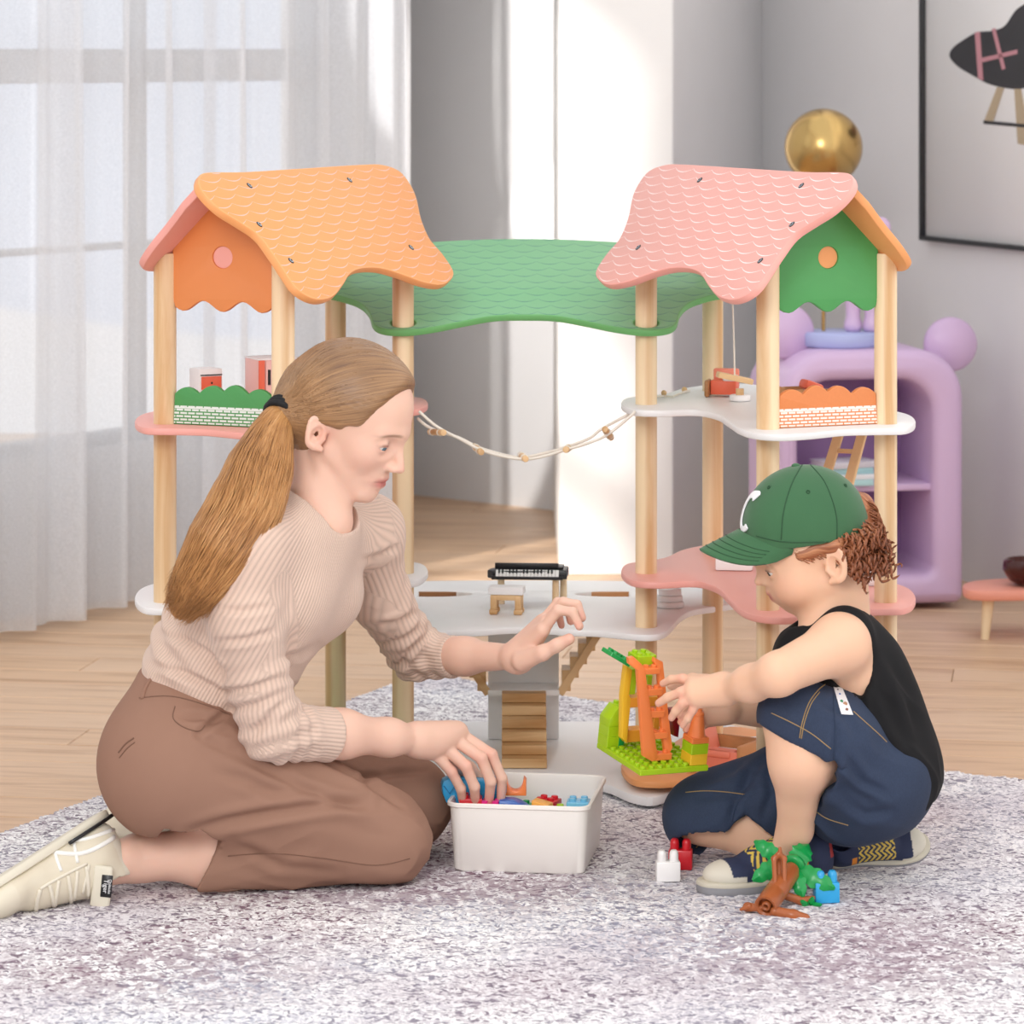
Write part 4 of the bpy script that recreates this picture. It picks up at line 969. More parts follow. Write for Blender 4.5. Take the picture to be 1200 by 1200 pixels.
# right (near) hand over the blue brick, left (far) hand raised
fN = [[(503, 876, 4.852), (529, 904, 4.862), (540, 924, 4.872), (542, 938, 4.884)], [(514, 868, 4.860), (546, 898, 4.860), (556, 922, 4.868), (557, 940, 4.882)],
      [(526, 862, 4.872), (564, 888, 4.868), (575, 916, 4.872), (573, 938, 4.886)], [(536, 858, 4.885), (576, 884, 4.882), (588, 912, 4.884), (587, 937, 4.892)]]
hN = []
for i, P in enumerate(fN): hN.append(cap(wrN, W(*P[0]), .0165, .0118, .016)); hN.append(cap(W(505, 868, 4.862), W(*P[0]), .016, .0105, .016))
hN += handP(fN, [.0073, .0079, .0081, .0078], .003)
hN += chain([W(512, 878, 4.885), W(548, 902, 4.935), W(566, 918, 4.955), W(578, 928, 4.958)], [.016, .011, .0095, .008], .008)
fF = [[(636, 738, 4.895), (654, 715, 4.885), (671, 717, 4.878), (679, 734, 4.875)], [(640, 730, 4.915), (660, 706, 4.908), (676, 709, 4.905), (682, 724, 4.900)],
      [(636, 728, 4.935), (654, 706, 4.940), (666, 714, 4.938), (669, 728, 4.935)], [(631, 733, 4.950), (645, 716, 4.957), (655, 722, 4.955), (658, 733, 4.952)]]
hF = []
for i, P in enumerate(fF): hF.append(cap(wrF, W(*P[0]), .0165, .0105, .014))
hF += handP(fF, [.0072, .0074, .0070, .0060], .003)
hF += chain([W(612, 774, 4.905), W(636, 765, 4.880), W(653, 756, 4.872), W(667, 749, 4.868)], [.0150, .0105, .0088, .0078], .006)
armN = [cap(elN, v3(W(400, 860, 4.76)), .036, .0300, .01), cap(W(400, 860, 4.76), W(455, 864, 4.81), .0300, .0225, .02), cap(W(455, 864, 4.81), wrN, .0225, .0188, .02)]
armF = [cap(elF, v3(W(545, 769, 5.0)), .030, .0235, .01), cap(W(545, 769, 5.0), wrF, .0235, .0165, .02)]
# legs
hpN = W(205, 893, 4.72); hpF = W(262, 885, 4.85); knN = W(448, 984, 4.79); knF = W(478, 941, 4.96)
anN = W(163, 1005, 4.74); anF = W(232, 968, 4.93)
def facecol(c):
    return lambda P: np.tile(c, (len(P), 1))
parts = []
def addpart(prims, res, colf, smooth=1):
    V, Q = sdf_mesh(prims, res, smooth=smooth); parts.append((V, Q, colf(V)))
def flush(name, mats, label, cat, eyes=None):
    n = 0; VV = []; QQ = []; CC = []
    for V, Q, c in parts: VV.append(V); QQ.append(Q+n); CC.append(c); n += len(V)
    o = mk(name, np.concatenate(VV), np.concatenate(QQ), mats, None, True, col=np.concatenate(CC)); parts.clear()
    return tag(o, label, cat)
addpart(headP+neckP, .0017, headcolW)
def handcol(base, tips, nail='EDB9AC', knuck='DE9F8C'):
    def f(P):
        c = np.tile(base, (len(P), 1)); 
        for tp in tips:
            m = np.clip(np.exp(-((P-v3(W(*tp)))**2).sum(1)/.011**2)*.5, 0, 1)[:, None]; c = c*(1-m)+hexl('E79C8B')*m
        return c
    return f
addpart(armN+hN, .0016, handcol(SKW, [p[3] for p in fN]+[p[1] for p in fN]))
addpart(armF+hF, .0016, handcol(SKW, [p[3] for p in fF]+[(667, 749, 4.868)]))
coreP = [ell(W(295, 700, 4.775), (.07, .095, .11), None, .04), ell(W(240, 860, 4.80), (.075, .10, .08), None, .06), cap(W(250, 800, 4.79), W(350, 640, 4.76), .055, .035, .04), cap(shN, elN, .028, .026, .01), cap(shF, elF, .027, .024, .01), cap(shN, shF, .030, .030, .02), cap(W(370, 618, 4.755), NB, .040, .042, .02)]
coreP += [cap(hpN, knN, .07, .045, .03), cap(hpF, knF, .065, .042, .03), cap(knN, W(260, 1000, 4.755), .042, .046, .02), cap(W(260, 1000, 4.755), anN, .043, .0275, .03), cap(knF, anF, .04, .027, .02)]
coreP += [cap(anN, W(90, 1025, 4.67), .030, .022, .02), cap(anF, W(185, 968, 4.93), .028, .022, .02), ell(W(146, 1000, 4.715), .016, None, .014)]
addpart(coreP, .0032, facecol(SKW), 2)
woman = flush('person', M['skin'], 'woman with long ponytail in ribbed beige sweater and brown trousers sitting on rug', 'person')
for s in (1, -1):
    mb = MB(); c = Hw(.0605, s*.030, .0125); R = Matrix(Hw.R.tolist()); gz = R @ Vector((1, -.10 if s > 0 else -.10, -.28)).normalized(); q = gz.to_track_quat('Z', 'Y').to_matrix()
    mb.add(*g_sph(c, .0108, 24), 0); ra = .0052
    mb.add(*g_lathe([(.0001, .0113), (.0022, .0112), (.0022, .01115)], c, 20, q, False), 2); mb.add(*g_lathe([(.0022, .0112), (.0050, .0104), (.0058, .0094)], c, 24, q, False), 1)
    mb.build('eye', [M['eye_white'], M['iris_blue'], M['black']], woman, True, 180)
# sweater
def ribknit(name, c, freq=1.0, depth=.55):
    t = NT(name); tc = t.n('ShaderNodeTexCoord'); sp = t.n('ShaderNodeSeparateXYZ'); t.l(tc.outputs['UV'], sp.inputs[0])
    r = t.math('MULTIPLY_ADD', t.math('SINE', t.math('MULTIPLY', sp.outputs[0], 2*PI*freq)), .5, .5); r = t.math('POWER', r, .6)
    nz = t.noise(t.coord(), 500, 2); c = lin(c); h = t.math('ADD', r, t.math('MULTIPLY', nz, .25))
    t.set(Base_Color=t.mix(r, tuple(x*.80 for x in c), c), Roughness=.9, Sheen_Weight=.25); t.b.inputs['Specular IOR Level'].default_value = .2
    t.bump(h, depth, .0022); return t.m
M['sweater'] = ribknit('beige_rib_knit', 'DFC4B3', 1.0, .4)
fw = np.array([.88, -.42, -.10]); fw /= np.linalg.norm(fw); sp_ = v3(W(366, 610, 4.755))-v3(W(262, 790, 4.785)); sp_ /= np.linalg.norm(sp_); lf = np.cross(sp_, fw); lf /= np.linalg.norm(lf); fw = np.cross(lf, sp_)
RT3 = np.stack([fw, lf, sp_], 1)
cuffN = v3(W(385, 861, 4.745)); cuffF = v3(W(532, 770, 5.015))
dN = v3(wrN)-v3(elN); dN /= np.linalg.norm(dN); dF = v3(wrF)-v3(elF); dF /= np.linalg.norm(dF)
def frame_from(d):
    d = v3(d); d = d/np.linalg.norm(d); h = np.array([0, 0, 1.0]) if abs(d[2]) < .9 else np.array([1.0, 0, 0]); u = np.cross(h, d); u /= np.linalg.norm(u); return np.stack([d, u, np.cross(d, u)], 1)
swP = [ell(W(307, 693, 4.765), (.098, .128, .150), RT3, .02), ell(W(262, 775, 4.785), (.092, .112, .085), RT3, .05), ell(W(250, 815, 4.79), (.095, .110, .05), RT3, .04),
       ell(v3(W(358, 700, 4.765))-lf*.055, (.050, .055, .055), RT3, .04), ell(v3(W(358, 700, 4.765))+lf*.055, (.050, .055, .055), RT3, .04),
       cap(shN, shF, .049, .046, .03), cap(W(345, 640, 4.76), W(370, 612, 4.755), .062, .054, .04)]
slN = [cap(shN, W(285, 720, 4.63), .045, .0425, .045), cap(W(285, 720, 4.63), elN, .0425, .0405, .02), cap(elN, cuffN, .0405, .0345, .014), cap(cuffN, cuffN+dN*.02, .0345, .034, .01)]
slF = [cap(shF, W(445, 700, 4.96), .046, .0400, .03), cap(W(445, 700, 4.96), elF, .0400, .0370, .02), cap(elF, cuffF, .0370, .0275, .014), cap(cuffF, cuffF+dF*.02, .0275, .027, .01)]
swc = [bx(cuffN+dN*.052, (.05, .06, .06), frame_from(dN), .001, .001, 's'), bx(cuffF+dF*.052, (.05, .05, .05), frame_from(dF), .001, .001, 's')]
swc += [cap(v3(W(384, 590, 4.745)), v3(W(372, 520, 4.755)), .050, .055, .004, 's'), cap(W(398, 600, 4.72), W(398, 560, 4.72), .028, .035, .006, 's'), bx(v3(W(235, 848, 4.80)), (.2, .2, .03), RT3, .001, .001, 's')]
def swdisp(P):
    d = np.zeros(len(P))
    for (a, b, el, cu) in ((shN, elN, elN, cuffN), (shF, elF, elF, cuffF)):
        s, th, r, L = segco(P, a, b); m = (r < .06)
        d += m*.0030*near(P, el, .075)*np.sin(s*230+2.2*np.sin(th*1.0+1))+m*.0022*near(P, v3(a)*.45+v3(b)*.55, .07)*np.sin(s*150+2*np.sin(th)+4*n3(P, 12))
        s2, th2, r2, L2 = segco(P, el, cu); d += (r2 < .055)*.0022*np.exp(-(s2-.03)**2/.03**2)*np.sin(s2*240+th2*2)
    d += groove(P, [([(255, 714), (285, 716), (316, 711)], .0035, 4), ([(253, 752), (288, 750), (320, 740)], .0040, 4), ([(260, 812), (295, 806), (330, 793)], .0045, 4), ([(268, 832), (300, 826), (345, 806)], .0040, 4), ([(288, 871), (312, 845), (337, 819)], .0045, 5),
                    ([(188, 742), (220, 752), (253, 770)], .0035, 4), ([(180, 779), (215, 790), (260, 810)], .0045, 4), ([(425, 656), (445, 652), (463, 642)], .004, 4), ([(435, 735), (465, 730), (491, 717)], .004, 4), ([(445, 755), (475, 748), (498, 735)], .0035, 4), ([(463, 784), (480, 762), (500, 742)], .004, 4), ([(330, 770), (350, 768), (372, 755)], .003, 4)])
    w1 = np.exp(-((P-v3(W(235, 770, 4.72))) @ sp_)**2/.045**2)*(((P-v3(W(300, 690, 4.7))) @ fw) < .05)
    d += .0038*w1*np.sin((P @ sp_)*170+3.0*n3(P, 9)+(P @ fw)*25)
    d += .003*(creases(P, fw+sp_*.4, 4, 14, 1)-.5)*near(P, W(390, 640, 4.8), .12)
    return d
def swuv(P):
    segs = [(shN, elN), (elN, cuffN), (shF, elF), (elF, cuffF)]; best = np.full(len(P), 9.0); u = np.zeros(len(P)); v = np.zeros(len(P))
    for i, (a, b) in enumerate(segs):
        s, th, r, L = segco(P, a, b); sc = np.clip(s, 0, L); dd = np.sqrt(r*r+(s-sc)**2); m = (dd < best) & (dd < (.054)); best = np.where(m, dd, best)
        if i in (0, 2):
            tt = np.abs(((P-v3(W(307, 693, 4.765))) @ lf)); m &= (s > .02) | (tt > .118)
        u = np.where(m, th*.04/.0063, u); v = np.where(m, s, v)
    tor = best > 1; q = (P-v3(W(285, 740, 4.775))) @ RT3; th = np.arctan2(q[:, 1], q[:, 0]); u = np.where(tor, th*.115/.0050, u); return np.stack([u, v], 1)
sobj('sweater', swP+slN+slF+swc, .0028, M['sweater'], woman, swdisp, None, swuv, 2)
# collar band and cuffs
ncc = v3(W(380, 590, 4.745)); 
# trousers
M['trousers'] = plain('brown_trouser_cloth', '9C7866', .85, .05, 40, .2, .15, bscale=900)
hem_d = v3(anN)-v3(knN); hem_d /= np.linalg.norm(hem_d); hemc = v3(W(236, 1010, 4.745)); hem_n = hem_d*1.0+np.array([0, 0, .52]); hem_n /= np.linalg.norm(hem_n)
trP = [ell(W(232, 880, 4.80), (.095, .115, .105), None, .03), ell(W(243, 825, 4.79), (.098, .112, .05), RT3, .05), ell(W(205, 900, 4.73), (.085, .08, .085), None, .05),
       cap(hpN, knN, .098, .062, .045), cap(hpF, knF, .084, .058, .04), cap(knN, W(330, 995, 4.765), .060, .053, .02), cap(W(330, 995, 4.765), v3(W(232, 1006, 4.745)), .053, .054, .02), cap(W(232, 1006, 4.745), W(200, 1008, 4.74), .054, .056, .01),
       cap(knF, W(290, 960, 4.95), .058, .052, .02), cap(W(440, 1000, 4.79), W(300, 1030, 4.76), .030, .026, .03)]
trc = [bx(hemc+hem_n*.042-np.array([0, 0, .012]), (.04, .085, .062), frame_from(hem_n), .001, .001, 's'), cap(W(300, 1003, 4.755), W(216, 1008, 4.74), .040, .0445, .003, 's'), cap(W(232, 1008, 4.745), W(120, 1008, 4.73), .0415, .044, .004, 's'), bx((-.506, 4.70, .018), (.064, .18, .076), None, .001, .004, 's'),
       bx(v3(W(255, 762, 4.785)), (.2, .2, .0335), RT3, .001, .001, 's'),
       bx((0, 4.8, -.037), (1, 1, .05), None, .001, .012, 's'),
       cap(W(205, 1002, 4.672), W(262, 992, 4.695), .004, .0015, .003, 's')]
def trdisp(P):
    ax = v3(knN)-v3(hpN); ax /= np.linalg.norm(ax)
    d = .0070*(creases(P, ax+np.array([0, 0, .1]), 7, 34, 3)-.55)*(near(P, knN, .13)+near(P, W(370, 915, 4.75), .10)*1.2)
    d += .0100*(creases(P, (1, 0, -.35), 8, 40, 5)-.5)*near(P, W(275, 835, 4.70), .055)
    d += .0065*(creases(P, (.8, .1, -.2), 7, 36, 9)-.5)*near(P, W(430, 925, 4.98), .12)
    d += groove(P, [([(264, 836), (250, 846), (232, 860)], .006, 4), ([(268, 846), (240, 842), (212, 840)], .004, 4), ([(232, 862), (292, 893), (358, 924), (417, 947)], .0040, 5), ([(275, 874), (305, 884), (335, 902)], .0035, 5),
                    ([(225, 974), (267, 962), (320, 952), (375, 944), (425, 942)], .0075, 6), ([(300, 925), (370, 930), (440, 950)], .0025, 6), ([(377, 892), (421, 912), (500, 904)], .006, 4), ([(420, 914), (450, 930), (470, 945)], .004, 4), ([(270, 985), (330, 1015), (400, 1022)], .003, 6), ([(255, 905), (290, 915), (330, 935)], .003, 6)])
    d += .0040*(creases(P, (1, 0, .3), 6, 34, 11)-.5)*near(P, W(330, 1000, 4.70), .08)
    return d
tr = sobj('trousers', trP+trc, .0032, M['trousers'], woman, trdisp, None, None, 2)
def on_mesh_line(pts, zfix=None): return [W(*p) for p in pts]
# pocket welt, waistband seam, belt loop as thin raised pieces conformed to the trousers
from mathutils.bvhtree import BVHTree
def bvh_of(o): 
    me = o.data; return BVHTree.FromPolygons([v.co.copy() for v in me.vertices], [list(p.vertices) for p in me.polygons])
def conform(bv, pts, lift=.0004):
    out = []
    for x, y in pts:
        d = Vector(((x-CX)/F, 1, -(y-HZ)/F)).normalized(); h = bv.ray_cast(Vector((0, 0, CAMZ)), d)
        if h[0] is not None: out.append(h[0]+h[1]*lift*(1 if h[1].dot(d) < 0 else -1))
    return out
bt = bvh_of(tr)
def seam(name, bv, pts, r, m, parent, k=5, lift=.0003, n=6):
    P = conform(bv, [tuple(p) for p in crom(pts, k, False)], lift)
    if len(P) > 2:
        # drop jumps
        Q = [P[0]]
        for p in P[1:]:
            if (p-Q[-1]).length < .05: Q.append(p)
        if len(Q) > 2: return mk(name, *g_tube(Q, r, n), m, parent)
M['trouser_dark'] = plain('brown_seam', '7C5B4B', .9, .05)
seam('waist_seam', bt, [(163, 818), (200, 816), (240, 826), (270, 838)], .0008, M['trouser_dark'], tr)
seam('pocket_seam', bt, [(205, 828), (203, 842), (215, 852), (232, 857), (240, 850)], .0008, M['trouser_dark'], tr)
seam('pocket_welt', bt, [(139, 882), (147, 872), (157, 865)], .0012, M['trouser_dark'], tr)
seam('pocket_welt', bt, [(140, 888), (149, 877), (158, 870)], .0008, M['trouser_dark'], tr)
seam('belt_loop', bt, [(167, 819), (170, 808), (176, 797)], .0030, M['trousers'], tr)
seam('leg_seam', bt, [(267, 1003), (320, 1000), (380, 1006), (440, 1014), (480, 1006)], .0007, M['trouser_dark'], tr)
# hair
def hairmat(name, c1, c2, c3, rough=.38):
    t = NT(name); tc = t.n('ShaderNodeTexCoord'); a = t.noise(t.coord('UV', (60, 2.5, 1)), 1, 3, .6); b = t.noise(t.coord('Object', (9, 9, 9)), 1, 2)
    f = t.math('ADD', t.math('MULTIPLY', a, .7), t.math('MULTIPLY', b, .45))
    t.set(Base_Color=t.ramp(f, [(.38, lin(c1)), (.56, lin(c2)), (.74, lin(c3))]), Roughness=rough); t.b.inputs['Specular IOR Level'].default_value = .5
    t.b.inputs['Anisotropic'].default_value = .4; t.bump(a, .35, .0015); return t.m
M['hair_w'] = hairmat('light_brown_hair', '66483A', '93704F', 'B48B62')
M['hair_tail'] = hairmat('golden_brown_hair', '8A5C34', 'C08A52', 'E0B078')
tie = v3(W(333, 485, 4.735))
def strandset(name, curves, rad, m, parent, n=3, kind=None):
    V = []; Fc = []; UV = []; off = 0
    for ci, P in enumerate(curves):
        P = np.asarray(P); k = len(P); T = np.gradient(P, axis=0); T /= np.linalg.norm(T, axis=1)[:, None]+1e-9
        h = np.array([.3, -.8, .5]); u = h-T*(T @ h)[:, None]; u /= np.linalg.norm(u, axis=1)[:, None]+1e-9; w_ = np.cross(T, u)
        t = np.linspace(0, 1, k); r = rad*(1-.75*np.clip((t-.75)/.25, 0, 1)**1.5)
        uu = random.random()
        for j in range(n):
            an = 2*PI*j/n; V.append(P+(u*math.cos(an)+w_*math.sin(an))*r[:, None]); UV.append(np.stack([np.full(k, uu), t*2+uu*9], 1))
        for j in range(n):
            a0 = off+j*k; b0 = off+((j+1) % n)*k; i = np.arange(k-1); Fc.append(np.stack([a0+i, b0+i, b0+i+1, a0+i+1], 1))
        off += n*k
    o = mk(name, np.concatenate(V), np.concatenate(Fc), m, parent, True, uv=np.concatenate(UV))
    if kind: o['kind'] = kind
    return o
# scalp cap of hair: skull prims grown, minus face
def scalp(H, P0, g, cuts): return grow(P0, g)+cuts
hc = [ell(Hw(-.006, 0, .045), (.0925, .0765, .0805), Hw.R, .01), ell(Hw(-.045, 0, .0), (.050, .062, .050), Hw.R, .03), cap(Hw(-.07, 0, .02), tie, .040, .017, .03)]
hc += [bx(Hw(.1045, 0, .0405), (.06, .12, .11), Hw.R @ np.array(Matrix.Rotation(math.radians(20), 3, 'Y')), .01, .010, 's'), bx(Hw(.070, 0, -.030), (.058, .12, .052), Hw.R @ np.array(Matrix.Rotation(math.radians(6), 3, 'Y')), .012, .010, 's'), cap(Hw(.004, -.09, -.012), Hw(.012, .09, -.012), .026, .026, .010, 's'), cap(Hw(.004, -.09, -.06), Hw(.012, .09, -.06), .036, .036, .010, 's')]
RtH = np.linalg.inv(Hw.R)
def scalpuv(P):
    hc_ = Hw(-.006, 0, .045); ax = hc_-tie; ax /= np.linalg.norm(ax); u = Hw.d(0, 1, 0); u = u-ax*(u @ ax); u /= np.linalg.norm(u); w_ = np.cross(ax, u); q = P-tie
    a = np.arctan2(q @ w_, q @ u); return np.stack([a*.8, (q @ ax)*4], 1)
hair = sobj('hair', hc, .0024, M['hair_w'], woman, lambda P: .0012*(n3(scalpuv(P)[:, [0, 1, 1]]*np.array([70, 2, 2]))-.5), None, scalpuv, 1)
rs = np.random.RandomState(3); cur = []
def bh_fix(x, rs): n_ = bh.find_nearest(Vector(x)); return v3(n_[0])*.5+x*.5+v3(n_[1])*.0001
bh = bvh_of(hair)
for i in range(650):
    # start at a point on the hair surface, flow to the tie while hugging the surface
    th = rs.uniform(-PI, PI); ph = rs.uniform(-.25, 1.0); d = Hw.d(math.cos(th)*math.cos(ph*1.4), math.sin(th)*math.cos(ph*1.4), math.sin(ph*1.4))
    h = bh.ray_cast(Vector(Hw(-.006, 0, .045)), Vector(d))
    if h[0] is None: continue
    p = v3(h[0]); q = Hw.inv(p[None])[0]
    if q[0] > .078 and q[2] < .07: continue
    P = []; stp = 12; t0 = rs.uniform(0, .45)
    for j in range(stp+1):
        t = t0+(1-t0)*j/stp; x = p*(1-t)+tie*t; n_ = bh.find_nearest(Vector(x))
        P.append(v3(n_[0])+v3(n_[1])*rs.uniform(-.0003, .0004))
    for _ in range(3): P = [P[0]]+[(P[i-1]+P[i]*2+P[i+1])/4 for i in range(1, len(P)-1)]+[P[-1]]
    P = [bh_fix(x, rs) for x in P]
    cur.append(crom(P, 2, False))
strandset('hair_strand', cur, .00055, M['hair_w'], hair, 3, 'stuff')
# ponytail
tail_c = [tie, v3(W(322, 500, 4.715)), v3(W(306, 545, 4.675)), v3(W(288, 593, 4.630)), v3(W(260, 640, 4.605)), v3(W(232, 685, 4.605)), v3(W(214, 712, 4.61))]
tail_r = [.016, .024, .042, .048, .046, .036, .020]
tailP = chain(crom(tail_c, 4, False), [r*.80 for r in np.interp(np.linspace(0, 1, 25), np.linspace(0, 1, 7), tail_r)], .002)
def tailuv(P):
    s, th, r, L = segco(P, tail_c[0], tail_c[5]); return np.stack([th*.5, s*4], 1)
tail = sobj('ponytail', tailP, .0030, M['hair_tail'], woman, lambda P: .003*(n3(tailuv(P)[:, [0, 1, 1]]*np.array([16, 1, 1]))-.5), None, tailuv, 1)
cur = []; Tc = crom(tail_c, 5, False); Tr = np.interp(np.linspace(0, 1, len(Tc)), np.linspace(0, 1, 7), tail_r)
dT = np.gradient(np.array(Tc), axis=0); dT /= np.linalg.norm(dT, axis=1)[:, None]; uT = np.cross(dT, np.array([0, 1.0, 0])); uT /= np.linalg.norm(uT, axis=1)[:, None]; wT = np.cross(dT, uT)
for i in range(1900):
    a = rs.uniform(0, 2*PI); rr = rs.uniform(.88, 1.05); end = rs.uniform(.80, 1.0) ; m = max(8, int(len(Tc)*end)); wob = rs.uniform(0, 6); P = []
    for j in range(m):
        t = j/len(Tc); ra = Tr[j]*rr; a2 = a+.22*math.sin(t*5+wob)*t; el_ = 1.0 if math.cos(a2) > 0 else 1.0
        P.append(Tc[j]+(uT[j]*math.cos(a2)*1.0+wT[j]*math.sin(a2)*.8)*ra+rs.uniform(-1, 1, 3)*.0004)
    P.append(P[-1]+(P[-1]-P[-2])*rs.uniform(.5, 3.2)+rs.uniform(-1, 1, 3)*.005)
    cur.append(P)
strandset('hair_strand', cur, .0008, M['hair_tail'], tail, 3, 'stuff')
M['elastic'] = plain('black_elastic', '17171A', .8, .2, 200)
mb = MB()
tu = np.array(uT[0]); tw = np.array(wT[0])
for q, off in enumerate((-.004, .002, .008)):
    c = tie+dT[0]*off; V, Fc = g_tube([c+(tu*math.cos(a)+tw*math.sin(a))*(.0235) for a in np.linspace(0, 2*PI, 25)], .0046, 8, False); mb.add(V, Fc)
mb.build('hair_tie', M['elastic'], woman, True, 180)
# ---------------- shoes ----------------
def shoe_frame(o, t, n): 
    t = v3(t)/np.linalg.norm(t); n = v3(n); n = n-t*(n @ t); n /= np.linalg.norm(n); return v3(o), np.stack([t, np.cross(n, t), n], 1)
def shoe_prims(o, R, s):
    T = lambda x, y, z: o+R @ np.array((x, y, z))*s
    L = [cap(T(.036, 0, .036), T(.050, 0, .040), .033*s, .034*s, .02*s), cap(T(.05, 0, .040), T(.135, .002, .032), .036*s, .033*s, .02*s), ell(T(.185, .004, .027), np.array((.055, .041, .026))*s, R, .02*s),
         cap(T(.048, 0, .055), T(.036, 0, .078), .032*s, .029*s, .02*s), cap(T(.068, 0, .068), T(.145, .002, .040), .025*s, .024*s, .02*s),
         bx(T(.1, 0, -.045), np.array((.2, .1, .055))*s, R, .001, .002, 's'), cap(T(.042, 0, .085), T(.032, 0, .15), .0245*s, .03*s, .004*s, 's'), cap(T(.050, 0, .095), T(.085, 0, .125), .020*s, .02*s, .008*s, 's')]
    return L, T
def sole(name, o, R, s, m, parent, th=.022, w=1.0):
    P = crom([(.0, .012), (.004, .026), (.03, .036), (.08, .034), (.12, .036), (.165, .044), (.205, .040), (.235, .022), (.242, .004), (.238, -.016), (.215, -.034), (.175, -.040), (.13, -.036), (.08, -.030), (.03, -.032), (.004, -.022), (0, -.005)], 4)
    P = [(a*s, b*s*w) for a, b in P]
    return board(name, P, th*s, Vector(o+R[:, 2]*(th*s*.5+.0065*s)), Vector(R[:, 0]), Vector(R[:, 1]), m, parent, bev=.004*s)
M['shoe_cream'] = vcol('cream_leather', .5, 0, .05, 300, .01); M['sole_cream'] = plain('cream_rubber', 'E2DBC8', .6, .05); M['shoe_white'] = plain('white_leather', 'F6F4EE', .45, .02); M['lace'] = plain('cream_lace', 'E9E1CF', .9, .08, 200)
def sub(o, p): o.parent = p; o.matrix_parent_inverse = Matrix.Identity(4); return o
def wshoe(o, t, n, labelit=False):
    o, R = shoe_frame(o, t, n); L, T = shoe_prims(o, R, .98)
    def cf(P):
        q = (P-o) @ R; c = np.tile(hexl('DED4BE'), (len(P), 1)); m = (q[:, 0] > .185)[:, None]; c = np.where(m, hexl('E2D9C4'), c)
        m = ((q[:, 0] < .03))[:, None]; c = np.where(m, hexl('E4DDCB'), c); return c
    sh = sobj('shoe', L, .0022, M['shoe_cream'], woman, None, cf, None, 1)
    sub(sole('sole', o, R, .98, M['sole_cream'], None, .012, .92), sh)
    P = [T(x, y*.97, .013) for x, y in [(.085, -.034), (.03, -.034), (0, -.02), (-.002, 0), (0, .02), (.03, .036), (.08, .035)]]
    sub(mk('heel_stripe', *g_tube(crom(P, 3, False), .0028, 6), M['black']), sh)
    return sh, o, R, T
nS, oS, RS, TS = wshoe(W(118, 950, 4.735), (-.160, -.160, -.080), (.48, -.10, -.82))
fS, _, _, _ = wshoe(W(228, 1006, 4.865), (-.50, .85, .0), (-.18, -.25, .93))
bvS = bvh_of(nS)
def zp(P, k=2.4, x0=0, y0=780): return [(x/k+x0, y/k+y0) for x, y in P]
for P, r in (([(75, 510), (150, 525), (230, 528), (300, 497), (345, 462)], .0042), ([(118, 484), (170, 492), (240, 488), (320, 462), (375, 450)], .0036), ([(150, 500), (158, 540), (172, 578)], .0032), ([(200, 455), (208, 500), (218, 555)], .0032)):
    o = seam('white_stripe', bvS, zp(P), r*.8, M['shoe_white'], None, 5, .0)
    if o: sub(o, nS)
for k in range(6):
    P = [(112+26*k, 630-13*k), (104+27*k, 660-9*k), (100+26*k, 690-4*k)] if k % 2 == 0 else [(112+26*k, 630-13*k), (122+25*k, 660-8*k), (128+24*k, 688-4*k)]
    o = seam('lace', bvS, zp(P), .0030, M['lace'], None, 5, .0006)
    if o: sub(o, nS)
for P in ([(250, 560), (243, 590), (232, 640)], [(112, 628), (160, 600), (245, 556)]):
    o = seam('lace', bvS, zp(P), .0022, M['lace'], None, 5, .0004)
    if o: sub(o, nS)
# tongue with woven tag
tz_ = TS(.092, 0, .088)[1]; tgc = W(124, 1040, tz_-.012); tv = (W(130, 1018, 4.7)-W(126, 1060, 4.7)).normalized(); tx = Vector((1, -.05, .04)).normalized(); tx = (tx-tv*tx.dot(tv)).normalized()
tR = basis(tx, tx.cross(tv)*-1, tv); tR = basis(tx, tv.cross(tx), tv)
sub(sharp(mk('tongue', *g_box(tgc+Vector((-.006, .004, 0)), (.026, .009, .056), tR, .004, 3), M['sole_cream'])), nS)
tag_c = tgc+tR @ Vector((.001, -.0012, .002)); sub(mk('tongue_tag', *g_box(tag_c, (.0145, .0012, .029), tR, .0004, 1), M['black']), nS)
def text_mesh(name, body, size, loc, R, m, parent, ext=.0002):
    cu = bpy.data.curves.new('txt', 'FONT'); cu.body = body; cu.size = size; cu.align_x = 'CENTER'; cu.align_y = 'CENTER'; cu.extrude = ext; cu.resolution_u = 3
    to = bpy.data.objects.new('txt', cu); COL.objects.link(to); dg = bpy.context.evaluated_depsgraph_get(); me = bpy.data.meshes.new_from_object(to.evaluated_get(dg)); bpy.data.objects.remove(to)
    me.transform(Matrix.Translation(loc) @ R.to_4x4()); me.materials.clear(); me.materials.append(m); me.name = name
    o = bpy.data.objects.new(name, me); COL.objects.link(o); return sub(o, parent) if parent else o
# text plane: baseline runs down the tag
Rt = basis(-tv, tx, (-tv).cross(tx))
if (Rt @ Vector((0, 0, 1))).y > 0: Rt = basis(tv*-1, tx*-1, (tv*-1).cross(tx*-1))
off = (Rt @ Vector((0, 0, 1)))*.0009
text_mesh('tag_lettering', 'Onitsuka', .0052, tag_c+off+tx*.0042, Rt, M['white_key'], nS); text_mesh('tag_lettering', 'Tiger', .0085, tag_c+off-tx*.0012, Rt, M['white_key'], nS)
